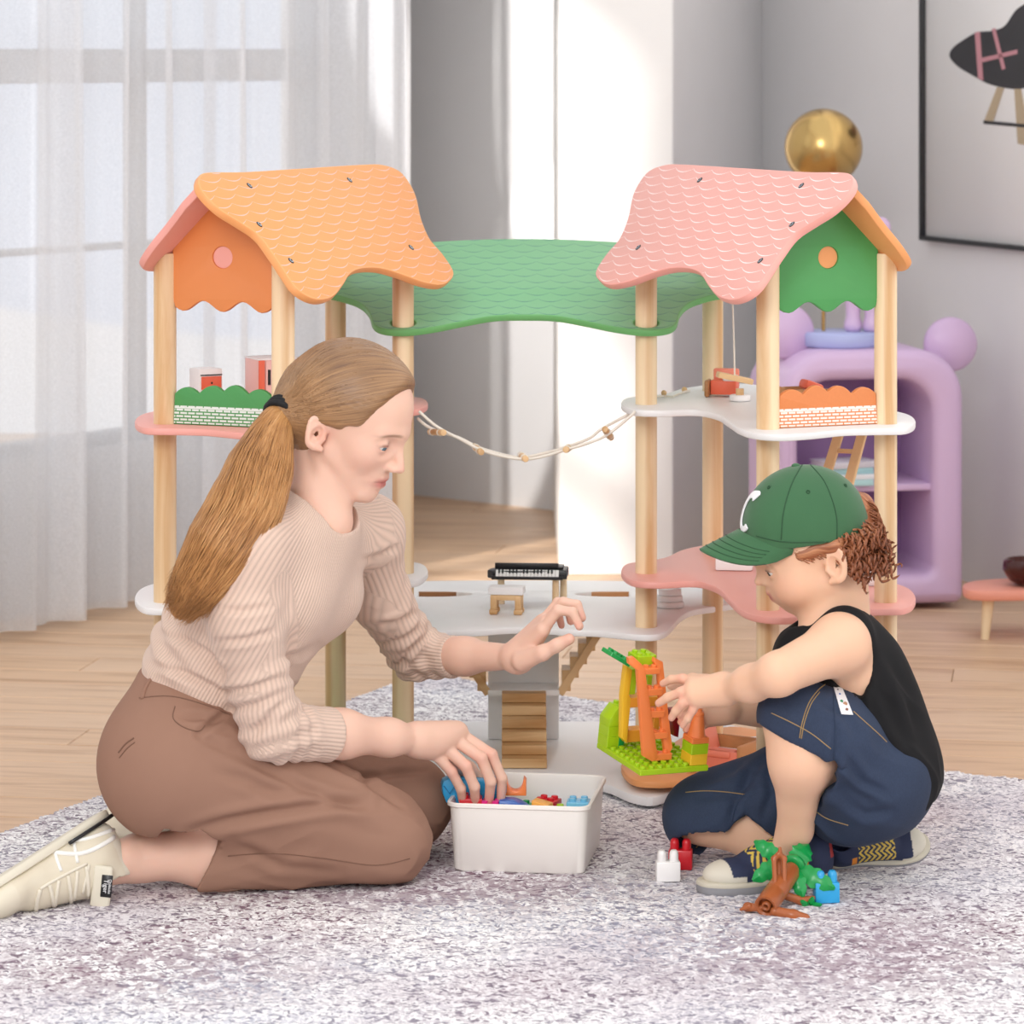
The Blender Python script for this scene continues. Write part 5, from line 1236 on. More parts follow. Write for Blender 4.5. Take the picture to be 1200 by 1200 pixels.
# ---------------- boy ----------------
SKB = hexl('EBBFA0')
Hb = Fr(W(962, 657, 4.80), math.radians(180+4), math.radians(20))
nbB = W(985, 722, 4.80)
bh_ = [ell(Hb(.006, 0, .048), (.078, .070, .074), Hb.R, .01), ell(Hb(.036, 0, .0), (.046, .055, .052), Hb.R, .02)]
for s in (1, -1):
    bh_ += [ell(Hb(.042, s*.032, -.016), (.028, .026, .026), Hb.R, .02), cap(Hb(.005, s*.044, -.022), Hb(.045, s*.015, -.040), .014, .012, .02), cap(Hb(.075, s*.008, .026), Hb(.062, s*.036, .026), .008, .008, .012)]
bh_ += [ell(Hb(.054, 0, -.038), .0135, None, .015), ell(Hb(.066, 0, -.020), (.014, .018, .014), Hb.R, .012)]
bh_ += eyeset(Hb, .0655, .0285, .0150, .0108, .0030)
bh_ += [cap(Hb(.077, 0, .016), Hb(.0885, 0, .0035), .0055, .0062, .008)]
for s in (1, -1): bh_ += [ell(Hb(.0805, s*.0080, .001), (.006, .005, .0048), Hb.R, .005)]
bh_ += chain([Hb(.0700, .015, -.0185), Hb(.0790, .006, -.0150), Hb(.0800, 0, -.0156), Hb(.0790, -.006, -.0150), Hb(.0700, -.015, -.0185)], [.0016, .0034, .0032, .0034, .0016], .004)
bh_ += chain([Hb(.0700, .013, -.0210), Hb(.0765, .005, -.0245), Hb(.0765, -.005, -.0245), Hb(.0700, -.013, -.0210)], [.0018, .0038, .0038, .0018], .004)
bh_ += chain([Hb(.0735, .014, -.0195), Hb(.0835, 0, -.0198), Hb(.0735, -.014, -.0195)], .0009, .001, 's')
for s in (1, -1): bh_ += ear(Hb, s, -.002, .002, 1.12, .060, -.30)
bnk = [cap(Hb(-.020, 0, -.01), v3(nbB), .040, .040, .018), cap(W(975, 700, 4.78), W(965, 745, 4.77), .030, .036, .02)]
def headcolB(P):
    q = Hb.inv(P); c = np.tile(SKB, (len(P), 1)); x, y, z = q.T
    def blend(m, col): nonlocal c; m = np.clip(m, 0, 1)[:, None]; c = c*(1-m)+hexl(col)*m
    blend(.35*np.exp(-((x-.055)**2/.0006+(np.abs(y)-.038)**2/.0004+(z+.012)**2/.0005)), 'E69A83')
    lip = np.exp(-(((np.abs(y))/.0140)**4+((z+.0200)/.0068)**4))*(x > .066); blend(lip*.95, 'C4706C')
    bro = np.exp(-(((np.abs(y)-.028)/.0145)**4+((z-.0310+8*(np.abs(y)-.026)**2)/.0022)**4))*(x > .05); blend(bro*.5, '9A6B4B')
    ln = np.exp(-(((np.abs(y)-.0285)/.0115)**6+((z-.0188+14*(np.abs(y)-.0285)**2)/.0013)**2))*(x > .06); blend(ln*.9, '3B2A22')
    return c
addpart(bh_+bnk, .0017, headcolB)
bSN = W(984, 756, 4.705); bSF = W(965, 762, 4.90); bEN = W(912, 790, 4.61); bWN = W(848, 808, 4.70); bEF = W(918, 832, 4.90); bWF = W(848, 830, 4.85)
bN = [[(812, 800, 4.72), (800, 795, 4.725), (787, 796, 4.735), (777, 801, 4.745)], [(812, 806, 4.705), (798, 811, 4.705), (783, 817, 4.715), (772, 824, 4.725)],
      [(812, 814, 4.700), (800, 824, 4.700), (792, 833, 4.708), (787, 841, 4.715)], [(818, 820, 4.700), (812, 832, 4.700), (806, 842, 4.705), (800, 850, 4.712)]]
bhN = []
for P in bN: bhN.append(cap(bWN, W(*P[0]), .0175, .0105, .012))
bhN += handP(bN, [.0062, .0066, .0063, .0056], .003)
bhN += chain([W(828, 800, 4.725), W(812, 797, 4.750), W(797, 800, 4.765), W(787, 804, 4.768)], [.012, .0085, .0072, .0060], .006)
bF = [[(826, 826, 4.835), (812, 822, 4.828), (801, 828, 4.825), (796, 838, 4.825)], [(826, 832, 4.84), (814, 832, 4.83), (804, 838, 4.828), (798, 846, 4.828)], [(828, 838, 4.845), (818, 842, 4.84), (809, 848, 4.835), (804, 855, 4.835)], [(832, 842, 4.85), (825, 849, 4.845), (818, 855, 4.84), (813, 860, 4.84)]]
bhF = []
for P in bF: bhF.append(cap(bWF, W(*P[0]), .0165, .010, .012))
bhF += handP(bF, [.0062, .0066, .0063, .0056], .003)
addpart([cap(bSN, bEN, .0360, .0275, .02), cap(bEN, W(880, 801, 4.655), .0275, .0225, .012), cap(W(880, 801, 4.655), bWN, .0225, .0165, .015)]+bhN+[cap(bSN, W(985, 735, 4.78), .034, .03, .03), ell(W(1000, 790, 4.79), (.06, .085, .06), None, .03)], .0017, handcol(SKB, [p[3] for p in bN]+[p[1] for p in bN]))
addpart([cap(bSF, bEF, .034, .029, .02), cap(bEF, bWF, .029, .0185, .015)]+bhF, .0017, handcol(SKB, [p[3] for p in bF]))
bHN = W(1012, 915, 4.74); bKN = W(930, 838, 4.69); bAN = W(932, 972, 4.735); bHF = W(1010, 925, 4.87); bKF = W(822, 957, 4.90); bAF = W(960, 990, 4.865)
addpart([cap(bKN, W(938, 890, 4.685), .037, .037, .02), cap(W(938, 890, 4.685), bAN, .037, .0225, .03), cap(bKF, W(890, 978, 4.885), .031, .034, .02), cap(W(890, 978, 4.885), bAF, .034, .0235, .02),
         cap(bHN, bKN, .035, .034, .03), cap(bHF, bKF, .035, .032, .03), ell(W(1020, 900, 4.80), (.045, .06, .045), None, .03), cap(W(1020, 880, 4.80), W(1000, 790, 4.80), .05, .05, .04), cap(bAN, W(905, 1015, 4.75), .018, .015, .02)], .0030, facecol(SKB), 2)
boy = flush('person', M['skin'], 'small boy in green cap, black tank top and denim shorts sitting on rug', 'person')
for s in (1, -1):
    mb = MB(); c = Hb(.0655, s*.0285, .0150); R = Matrix(Hb.R.tolist()); gz = R @ Vector((1, 0, -.35)).normalized(); q = gz.to_track_quat('Z', 'Y').to_matrix()
    mb.add(*g_sph(c, .0104, 24), 0)
    mb.add(*g_lathe([(.0001, .0109), (.0024, .0108), (.0024, .01075)], c, 20, q, False), 2); mb.add(*g_lathe([(.0024, .0108), (.0050, .0100), (.0058, .0090)], c, 24, q, False), 1)
    mb.build('eye', [M['eye_white'], M['iris_brown'], M['black']], boy, True, 180)
# tank top
M['tank'] = plain('black_jersey', '1B1B1D', .85, .1, 60, .25, .1, bscale=900)
bsp = v3(W(990, 745, 4.80))-v3(W(1032, 905, 4.80)); bsp /= np.linalg.norm(bsp); bf_ = np.array([-1, 0, -.25]); bl = np.cross(bsp, bf_); bl /= np.linalg.norm(bl); bf_ = np.cross(bl, bsp); BR = np.stack([bf_, bl, bsp], 1)
tkP = [ell(W(990, 800, 4.80), (.088, .105, .095), BR, .03), ell(W(1022, 870, 4.80), (.082, .105, .095), BR, .04), ell(W(1036, 915, 4.80), (.070, .110, .055), BR, .05), cap(W(990, 742, 4.735), W(985, 742, 4.87), .036, .036, .03), cap(W(935, 762, 4.77), W(935, 765, 4.82), .024, .024, .05)]
tkc = [cap(v3(W(978, 722, 4.80)), Hb(-.01, 0, -.02), .042, .05, .004, 's'), cap(W(958, 735, 4.79), W(950, 715, 4.79), .030, .035, .008, 's'),
       cap(v3(W(986, 757, 4.66)), v3(W(1000, 790, 4.66)), .041, .030, .004, 's'), cap(v3(W(986, 757, 4.72)), v3(W(1000, 793, 4.70)), .0385, .026, .004, 's'),
       cap(v3(W(975, 765, 4.93)), v3(W(980, 790, 4.93)), .045, .035, .004, 's'), bx(v3(W(1052, 977, 4.80)), (.25, .25, .035), BR, .001, .001, 's')]
def tkdisp(P): return groove(P, [([(1012, 800), (1008, 815), (1012, 840)], .004, 4), ([(1020, 790), (1045, 830), (1060, 870)], .0035, 6), ([(1040, 770), (1065, 815), (1080, 870)], .003, 6), ([(1030, 860), (1055, 890), (1080, 905)], .0035, 5)])+.0060*(creases(P, bsp+bf_*.5, 7, 34, 2)-.5)*(near(P, W(1010, 830, 4.72), .07)+near(P, W(1060, 910, 4.75), .06)+.3)
tank = sobj('tank_top', tkP+tkc, .0028, M['tank'], boy, tkdisp, None, None, 2)
# jeans
def denim(name):
    t = NT(name); v = t.coord('Object', (900, 900, 300)); a = t.noise(v, 1, 2); b = t.noise(t.coord(), 12, 3)
    t.set(Base_Color=t.mix(t.math('MULTIPLY', a, .6), t.mix(b, lin('1B2438'), lin('28364F')), lin('3A4A66')), Roughness=.85); t.bump(a, .2, .001); return t.m
M['denim'] = denim('dark_denim'); M['thread'] = plain('gold_thread', 'A98C5C', .8, .1)
dsh = v3(bAN)-v3(bKN); dsh /= np.linalg.norm(dsh); dfa = v3(bAF)-v3(bKF); dfa /= np.linalg.norm(dfa)
jn = [ell(W(1018, 925, 4.80), (.080, .105, .062), None, .03), ell(W(1035, 895, 4.80), (.07, .10, .05), BR, .05),
      cap(bHN, W(962, 862, 4.705), .066, .060, .05), cap(W(962, 862, 4.705), bKN, .060, .044, .03), cap(bKN, v3(bKN)+dsh*.07, .044, .043, .02), cap(W(985, 955, 4.755), W(975, 880, 4.71), .035, .04, .03), ell(W(985, 850, 4.76), (.05, .07, .045), BR, .04),
      cap(bHF, bKF, .062, .050, .04), cap(bKF, v3(bKF)+dfa*.075, .050, .045, .02), cap(W(925, 895, 4.90), W(850, 930, 4.92), .03, .03, .04)]
hm1 = v3(W(938, 867, 4.69)); hn1 = np.array([-.32, -.1, -1.0]); hn1 = np.array([-.42, -.0, -.9]); hn1 /= np.linalg.norm(hn1)
hm2 = v3(W(842, 980, 4.88)); hn2 = np.array([.72, -.1, -.62]); hn2 /= np.linalg.norm(hn2)
jnc = [bx(hm1+hn1*.062, (.06, .055, .060), frame_from(hn1), .001, .001, 's'), cap(hm1-dsh*.03, hm1+dsh*.05, .0385, .0405, .003, 's'),
       bx(hm2+hn2*.037, (.035, .060, .056), frame_from(hn2), .001, .001, 's'), cap(hm2-dfa*.025, hm2+dfa*.05, .0375, .0385, .003, 's'), bx((.4, 4.8, -.037), (.6, .6, .05), None, .001, .010, 's')]
jnc = [j for j in jnc]
def jdisp(P):
    return jdisp0(P)+groove(P, [([(981, 850), (977, 904), (955, 952)], .005, 5), ([(985, 880), (1010, 915), (1040, 930)], .004, 5), ([(960, 820), (985, 835), (1005, 862)], .003, 5), ([(905, 885), (880, 905), (862, 940), (857, 962)], .005, 5), ([(900, 900), (905, 930), (895, 955)], .004, 5), ([(990, 940), (1015, 955), (1045, 950)], .004, 5), ([(820, 935), (845, 930), (875, 936)], .003, 5)])
def jdisp0(P):
    d = .0080*(creases(P, (-.7, 0, .5), 8, 42, 4)-.5)*(near(P, W(985, 900, 4.70), .08)+near(P, W(960, 940, 4.72), .06))
    return d+.009*(creases(P, (-.8, 0, -.35), 8, 42, 8)-.5)*near(P, W(880, 925, 4.86), .07)+.003*(n3(P*30)-.5)
jeans = sobj('denim_shorts', jn+jnc, .0028, M['denim'], boy, jdisp, None, None, 2)
bj = bvh_of(jeans); Z5 = lambda P: [(x/3.333+760, y/3.333+760) for x, y in P]
for P in ([(480, 252), (560, 290), (640, 335), (712, 392)], [(590, 350), (600, 290), (625, 215), (660, 165), (690, 140)], [(597, 352), (608, 292), (634, 218), (668, 170)], [(145, 562), (220, 556), (300, 560), (375, 570)], [(185, 778), (240, 730), (310, 680)], [(800, 245), (850, 290), (900, 335), (930, 365)], [(645, 630), (700, 665), (780, 690)]):
    o = seam('stitching', bj, Z5(P), .0007, M['thread'], None, 6, .0002)
    if o: sub(o, jeans)
for P in ([(722, 150), (726, 250), (730, 340), (722, 440)], [(375, 570), (340, 620), (325, 680)]):
    o = seam('seam', bj, Z5(P), .0010, M['denim'], None, 6, .0003)
    if o: sub(o, jeans)
# pocket patch
M['patch'] = plain('patch_white', 'E8E8EC', .7, .05)
def bil(u, v): 
    c = [(718, 142), (757, 160), (798, 260), (752, 258)]; return ((1-u)*(1-v)*c[0][0]+u*(1-v)*c[1][0]+u*v*c[2][0]+(1-u)*v*c[3][0], (1-u)*(1-v)*c[0][1]+u*(1-v)*c[1][1]+u*v*c[2][1]+(1-u)*v*c[3][1])
gp = [conform(bj, Z5([bil(i/4, j/9)]), .0014) for j in range(10) for i in range(5)]
if all(len(g) == 1 for g in gp):
    V = [g[0] for g in gp]; Fc = [[j*5+i, j*5+i+1, j*5+i+6, j*5+i+5] for j in range(9) for i in range(4)]
    V2 = [v+Vector((0, .0022, 0)) for v in V]; n = len(V); Fc += [[n+q for q in f[::-1]] for f in Fc]
    o = sub(mk('pocket_label', V+V2, Fc, M['patch'], None, True), jeans); o['label'] = 'white printed patch'
    for (u, v), c, r in (((.35, .55), '2E8B5A', .0022), ((.62, .62), 'B98A6A', .0030), ((.4, .3), '3A5DA0', .0014), ((.62, .82), '8C5B46', .0020), ((.35, .15), '555A66', .0012)):
        q = conform(bj, Z5([bil(u, v)]), .0018)
        if q: sub(mk('patch_print', *g_sph(q[0], (r, .0006, r), 12), plain('print_'+c, c, .6), None), jeans)
# cap
t = NT('green_twill'); nz = t.noise(t.coord('Object', (600, 600, 600)), 1, 2); nb = t.noise(t.coord(), 10, 2)
t.set(Base_Color=t.mix(nb, lin('35613F'), lin('3F7049')), Roughness=.85, Sheen_Weight=.2); t.bump(nz, .25, .001); M['twill'] = t.m
M['twill_dark'] = plain('green_thread', '2C5236', .8, .05); M['felt_white'] = plain('white_felt', 'F3F3F5', .8, .02)
CR = Hb.R @ np.array(Matrix.Rotation(math.radians(-11), 3, 'Y'))
cz = [ell(Hb(.004, 0, .050), (.0865, .0775, .084), CR, .01)]
# cut: below the band plane, from the brim root over the ear to the nape
cn = Hb.d(.19, 0, -1.0); cn /= np.linalg.norm(cn); c0_ = Hb(.0, 0, .0345)
cz += [bx(c0_+cn*.05, (.05, .12, .14), frame_from(cn), .0005, .001, 's'), ell(Hb(.004, 0, .050), (.0812, .0722, .0778), CR, .001, 's'), cap(Hb(-.100, 0, .046), Hb(-.07, 0, .046), .021, .021, .002, 's')]
capo = sobj('cap', cz, .0020, M['twill'], boy, None, None, None, 1)
bc = bvh_of(capo)
btn = Hb(.004, 0, .050)+CR @ np.array((0, 0, .084)); sub(mk('button', *g_sph(btn, (.0062, .0062, .0034), 16), M['twill']), capo)
# visor
V = []; Fc = []; na, nr = 28, 12
for lay in (0, 1):
    for i in range(na+1):
        a = math.radians(-68+136*i/na); root = np.array((.004+.0865*.985*math.cos(a), .0775*.985*math.sin(a), .0)); root[2] = .079-7.2*root[1]**2
        ext = .060*max(0, math.cos(a*1.32))**.5
        for j in range(nr+1):
            u = j/nr; x = root[0]+ext*u; y = root[1]*(1-.10*u); z = root[2]-.006*u-5.0*y*y*u*(ext/.060)+(-.0026 if lay else 0)
            V.append(Hb(x, y, z))
m_ = (na+1)*(nr+1)
for i in range(na):
    for j in range(nr):
        a = i*(nr+1)+j; b = a+nr+1; Fc += [[a, b, b+1, a+1], [m_+a, m_+a+1, m_+b+1, m_+b]]
for i in range(na):
    a = i*(nr+1)+nr; b = a+nr+1; Fc.append([a, b, m_+b, m_+a])
for i in (0, na):
    for j in range(nr): a = i*(nr+1)+j; Fc.append([a, a+1, m_+a+1, m_+a])
vis = sub(mk('visor', V, Fc, M['twill'], None), capo)
bv_ = bvh_of(vis)
for k in range(4):
    u = .35+.17*k; P = []
    for i in range(3, na-2): P.append(V[i*(nr+1)+int(round(u*nr))]+Hb.d(0, 0, .0004))
    sub(mk('stitching', *g_tube(P, .0005, 5), M['twill_dark']), vis)
ZC = lambda P: [(x/4+800, y/4+520) for x, y in P]
for P in ([(560, 100), (520, 170), (490, 250), (470, 340), (462, 450)], [(600, 100), (660, 170), (700, 260), (722, 350), (722, 455)], [(345, 432), (420, 452), (500, 462), (620, 462), (740, 458), (840, 440)]):
    o = seam('panel_seam', bc, ZC(P), .0009, M['twill_dark'], None, 6, .0001)
    if o: sub(o, capo)
for (x, y) in ((405, 205), (588, 226), (762, 196)):
    q = conform(bc, ZC([(x, y)]), .0006)
    if q:
        h = bc.find_nearest(q[0]); R = h[1].to_track_quat('Z', 'Y').to_matrix(); pts = [q[0]+R @ Vector((.0022*math.cos(a), .0022*math.sin(a), 0)) for a in np.linspace(0, 2*PI, 17)]
        sub(mk('eyelet', *g_tube(pts, .0008, 6, False), M['twill_dark']), capo)
# white letter on the front, laid on the crown
def letter_ray(y, z):
    h = bc.ray_cast(Vector(Hb(.25, y, z)), Vector(Hb.d(-1, 0, 0))); return h[0]+h[1]*.0012 if h[0] is not None else None
outC = []; cC, w_o, h_o = .098, .0180, .0225; th = .0080
for k in range(29):
    a = math.radians(48+264*k/28); outC.append((w_o*math.copysign(abs(math.cos(a))**.75, math.cos(a)), h_o*math.copysign(abs(math.sin(a))**.75, math.sin(a))))
inC = [(x*(1-th/w_o), z*(1-th*.85/h_o)) for x, z in outC]
for lay, off in ((0, 0.0),):
    Vt = []; bad = False
    for (x, z) in outC+inC:
        q = letter_ray(x+.014, cC+z)
        if q is None: bad = True; break
        Vt.append(q)
    if not bad:
        n = len(outC); nn = Vector(Hb.d(.9, 0, .45)); Vb = [v+nn*.0016 for v in Vt]; Fc = []
        for i in range(n-1): Fc += [[2*n+i, 2*n+i+1, 3*n+i+1, 3*n+i], [i, i+1, 2*n+i+1, 2*n+i], [n+i, 3*n+i, 3*n+i+1, n+i+1]]
        Fc += [[0, 2*n, 3*n, n], [n-1, 2*n-1, 4*n-1, 3*n-1]]
        o = mk('letter_c', Vt+Vb, Fc, M['felt_white'], None, False); sub(o, capo); o['label'] = 'white raised letter C'
# boy hair: curls at nape and through the strap opening, side hair in front of ear
M['hair_b'] = hairmat('auburn_hair', '6B3A25', '9A5C3C', 'C98C62', .4)
hb = [ell(Hb(-.050, 0, .012), (.036, .060, .034), Hb.R, .02), cap(Hb(.030, -.058, .028), Hb(-.02, -.064, .026), .007, .012, .01), cap(Hb(.030, .058, .028), Hb(-.02, .064, .026), .007, .012, .01), cap(Hb(-.05, 0, .03), Hb(-.072, 0, .05), .03, .022, .02),
      cap(Hb(.034, -.0575, .026), Hb(.020, -.061, .012), .005, .002, .006), ell(Hb(.0, 0, .045), (.073, .066, .055), Hb.R, .01)]
hb += [ell(Hb(.05, 0, .0), (.050, .10, .026), Hb.R, .004, 's'), cap(Hb(.004, -.09, -.004), Hb(.004, .09, -.004), .021, .021, .006, 's')]
def hbuv(P): q = Hb.inv(P); return np.stack([q[:, 2]*6+n3(P, 30)*.4, q[:, 0]*6], 1)
hairb = sobj('hair', hb, .0022, M['hair_b'], boy, lambda P: .004*(n3(P, 70)-.5), None, hbuv, 1)
cur = []; rs = np.random.RandomState(9)
for i in range(420):
    s = rs.uniform(-1, 1); zz = rs.uniform(-.022, .040); xx = rs.uniform(-.075, -.028) if rs.rand() < .8 else rs.uniform(-.03, -.012)
    y = (1 if s > 0 else -1)*.064*math.sqrt(max(.02, 1-((xx+.035)/.062)**2))*min(1, abs(s)*1.7) if xx < -.03 else (1 if s > 0 else -1)*.066
    p0 = np.array((xx, y, zz)); dr = np.array((-.55, .25*s, -.85)); dr[0] += rs.uniform(-.3, .2); dr /= np.linalg.norm(dr); L = rs.uniform(.018, .040)
    u = np.cross(dr, (0, 1, .3)); u /= np.linalg.norm(u); w_ = np.cross(dr, u); rr = rs.uniform(.003, .0062); ph = rs.uniform(0, 6); tw_ = rs.uniform(1.0, 2.0); outw = np.array((-.4, (1 if y > 0 else -1)*.6, 0))
    for q in range(5):
        P = []
        for j in range(14):
            t = j/13; a = ph+q*.20+tw_*2*PI*t; P.append(Hb(*(p0+dr*L*t*.85+(u*math.cos(a)+w_*math.sin(a))*rr*(.4+t)+outw*.010*math.sin(t*2.4))))
        cur.append(P)
for i in range(150):                                   # short hair at the temple
    sd = 1 if rs.rand() < .6 else -1; x0 = rs.uniform(.0, .036); p0 = np.array((x0, sd*(.0655-.10*max(0, x0-.01)), rs.uniform(.024, .036))); P = []; dx = rs.uniform(-.016, -.004); dz = -rs.uniform(.004, .014)
    for j in range(7): t = j/6; P.append(Hb(*(p0+np.array((dx*t, sd*.0012, dz*t)))))
    cur.append(P)
for i in range(160):                                   # tuft through the strap opening
    y = rs.uniform(-.018, .018); z0 = rs.uniform(.030, .064); p0 = np.array((-.078, y, z0)); P = []
    for j in range(10):
        t = j/9; P.append(Hb(*(p0+np.array((-.016*math.sin(t*2.6), y*.4*t, -.036*t))+rs.uniform(-1, 1, 3)*.0006)))
    cur.append(P)
strandset('curl_strand', cur, .0011, M['hair_b'], hairb, 3, 'stuff')
# shoes
M['shoe_v'] = vcol('shoe_fabric', .7, 0, .1, 400, .01); M['sole_grey'] = plain('grey_rubber', '8E8E92', .7, .06); M['sole_beige'] = plain('beige_rubber', 'CFC8B6', .7, .05)
M['zig_y'] = plain('mustard', 'D9B84A', .7, .05)
def bshoe(o, t, n, s, ys):
    o, R = shoe_frame(o, t, n); L, T = shoe_prims(o, R, s)
    L.append(cap(T(.075, 0, .095), T(.060, 0, .118), .014*s, .012*s, .012*s))
    def cf(P):
        q = (P-o) @ R/s; x, y, z = q.T; c = np.tile(hexl('2B3350'), (len(P), 1)); 
        strap = (x > .080) & (x < .165) & (z > .030) & (np.abs(y) < .045)
        zig = np.abs(((x*100+1.15*np.abs(((y+z*.4)*95) % 2-1)) % 1.25)-.6) < .30
        c = np.where((strap & zig)[:, None], hexl('DBBE55'), c); c = np.where(((x > .205) | ((x > .180) & (z < .030)))[:, None], hexl('D8D2C2'), c)
        c = np.where(((x < .020) & (z > .045))[:, None], hexl('B03A3A'), c); c = np.where(((z > .098) & (x > .045))[:, None], hexl('DDD8CC'), c)
        c = np.where(((np.abs(x-.070) < .006) & (z < .062) & (z > .03))[:, None], hexl('E08A2E'), c); return c
    sh = sobj('shoe', L, .0014, M['shoe_v'], boy, None, cf, None, 1)
    sub(sole('sole', o, R, s*1.03, M['sole_grey'], None, .016, 1.02), sh); sub(sole('sole_welt', o+R[:, 2]*.008*s, R, s*1.03, M['sole_beige'], None, .010, 1.03), sh)
    return sh
bshoe(W(976, 1031, 4.80), (-.92, -.36, 0), (0, 0, 1), .80, 1)
bshoe(W(962, 1006, 4.845), (.94, .02, .10), (-.12, -.72, .52), .60, 1)
# ---------------- storage bin, bricks, brick model, palm ----------------
def plast(name, c, rough=.28): return plain(name, c, rough, .02, 10, .5)
for n_, c in dict(lime='A9CF1E', leaf='159A4B', yellow='F4C433', orangeb='F98A4B', redb='D2222E', pinkb='E8368F', blueb='1B5FB8', skyb='2FA6E0', pale_blue='79C4EA', whiteb='F3F1EF', brownb='A65A2E', amber='F2A93B', wine='8E1226').items(): M[n_] = plast(n_+'_plastic', c)
# bin
FL, FR_, BR_ = Vector((-.0880, 4.85, 0)), Vector((.1030, 4.823, 0)), Vector((.1340, 5.030, 0)); ux = (FR_-FL).normalized(); uy = Vector((-ux.y, ux.x, 0)); bc_ = (FL+FR_)/2+uy*.105
bin_ = empty('storage_bin', (bc_.x, bc_.y, RT), 'white open plastic bin full of toy bricks on the rug', 'storage bin')
def rr2(hx, hy, r, n=6):
    P = []
    for cx_, cy_, a0 in ((hx-r, hy-r, 0), (-hx+r, hy-r, 90), (-hx+r, -hy+r, 180), (hx-r, -hy+r, 270)):
        for k in range(n+1): a = math.radians(a0+90*k/n); P.append((cx_+r*math.cos(a), cy_+r*math.sin(a)))
    return P
prof = [(.086, .096, .0, .012), (.090, .100, .003, .015), (.0955, .1055, .088, .018), (.0990, .109, .090, .020), (.0990, .109, .0945, .020), (.0975, .1075, .0955, .019), (.0945, .1045, .0945, .017), (.0930, .103, .088, .016), (.087, .097, .006, .013), (.080, .090, .004, .012)]
V = []; Fc = []; n = 28
for hx, hy, z, r in prof:
    for p in rr2(hx, hy, r): V.append(bc_+ux*p[0]+uy*p[1]+Vector((0, 0, RT-.002+z)))
for i in range(len(prof)-1):
    for k in range(n): Fc.append([i*n+k, i*n+(k+1) % n, (i+1)*n+(k+1) % n, (i+1)*n+k])
Fc.append(list(range(n))[::-1]); Fc.append([(len(prof)-1)*n+k for k in range(n)])
M['bin'] = plain('ivory_plastic', 'F6F1EA', .35, .02, 5); sharp(mk('bin_body', V, Fc, M['bin'], bin_), 50)
def brick_geo(nx, ny, h, p=.0158, stud=.0048, peg=False, r=.0012):
    mb = MB(); mb.add(*g_box((0, 0, h/2), (nx*p-.0004, ny*p-.0004, h), None, r, 2))
    for i in range(nx):
        for j in range(ny):
            c = ((i+.5-nx/2)*p, (j+.5-ny/2)*p, h-.001)
            if peg: mb.add(*g_lathe([(stud, 0), (stud, .009), (stud*.92, .0125), (stud*.6, .0152), (.0004, .0160)], c, 18))
            else: mb.add(*g_lathe([(stud, 0), (stud, .0048), (stud*.85, .0054)], c, 16))
    return mb
def brick(loc, yaw, nx, ny, h, m, label, name='toy_brick', group=None, R=None, p=.0158, peg=False, stud=.0048):
    mb = brick_geo(nx, ny, h, p, stud, peg); R = R or yawR(yaw); V = [R @ Vector(v)+Vector(loc) for v in mb.V]
    o = mk(name, V, [list(f) for f in mb.F], M[m], None, True, fm=mb.M); sharp(o); return tag(o, label, 'toy brick', group)
def inb(x, y, z): return bc_+ux*x+uy*y+Vector((0, 0, z))
GB = 'toy bricks inside the white bin'
byaw = math.degrees(math.atan2(ux.y, ux.x))
rsb = random.Random(4); fillc = ['redb', 'lime', 'blueb', 'yellow', 'orangeb', 'skyb', 'pinkb', 'leaf']
k = 0
for iy in range(4):
    for ix in range(4):
        for lay in (0,):
            cn_ = fillc[(k*3) % 8]; brick(inb(-.062+.041*ix, -.070+.046*iy, .0165), byaw+rsb.uniform(-4, 4), 2, 2, .052, cn_, dict(redb='red', lime='lime green', blueb='dark blue', yellow='yellow', orangeb='orange', skyb='sky blue', pinkb='pink', leaf='green')[cn_]+' tall brick buried under the top layer in the white bin', group='buried toy bricks filling the white bin'); k += 1
top = .081
def bp(px, y, z): # x in bin frame from picture column
    q = RP(px, 940, inb(0, y, 0), uy); return (q-bc_).dot(ux)
brick(inb(bp(553, -.05, 0), -.060, top+.004), byaw+8, 2, 2, .019, 'redb', 'red brick at the left front of the white bin under the hand', group=GB)
brick(inb(bp(545, .02, 0), .030, top), byaw-12, 2, 2, .019, 'wine', 'dark red brick behind the fingers in the white bin', group=GB)
brick(inb(bp(577, -.05, 0), -.062, top-.001), byaw-4, 2, 2, .017, 'pinkb', 'bright pink brick beside the red one in the white bin', group=GB)
# curved blue roof brick
def extr(name, prof, w_, loc, R, m, label, cat='toy brick', group=None, bev=.0012):
    Vs, Fs, K, UV = g_board(prof, w_, (0, -w_/2, 0), (1, 0, 0), (0, 0, 1), (), bev); V = [R @ Vector(v)+Vector(loc) for v in Vs]
    o = mk(name, V, [list(f) for f in Fs], M[m], None, True); sharp(o, 30); return tag(o, label, cat, group)
extr('toy_brick', [(-.024, 0), (.024, 0), (.024, .003)]+[(.024-.040*math.sin(a)*1.0, .003+.019*(1-math.cos(a))*1.0) if False else (.0235-.034*(a/1.57), .003+.017*math.sin(a)) for a in np.linspace(.15, 1.5, 8)]+[(-.024, .020)], .030, inb(bp(607, -.055, 0), -.058, top+.001), yawR(byaw), 'blueb', 'dark blue curved roof brick at the front of the white bin', group=GB)
U_ = [(-.0155, 0), (.0155, 0), (.0155, .020), (.0120, .024), (.0105, .016)]+[(.0100*math.cos(a), .016-.0105*math.sin(a)) for a in np.linspace(.2, PI-.2, 9)]+[(-.0105, .016), (-.0120, .024), (-.0155, .020)]
extr('toy_brick', U_, .024, inb(bp(604, -.02, 0), -.022, top+.0205), yawR(byaw+6), 'orangeb', 'orange half round cradle brick on top of blue roof brick', group=GB)
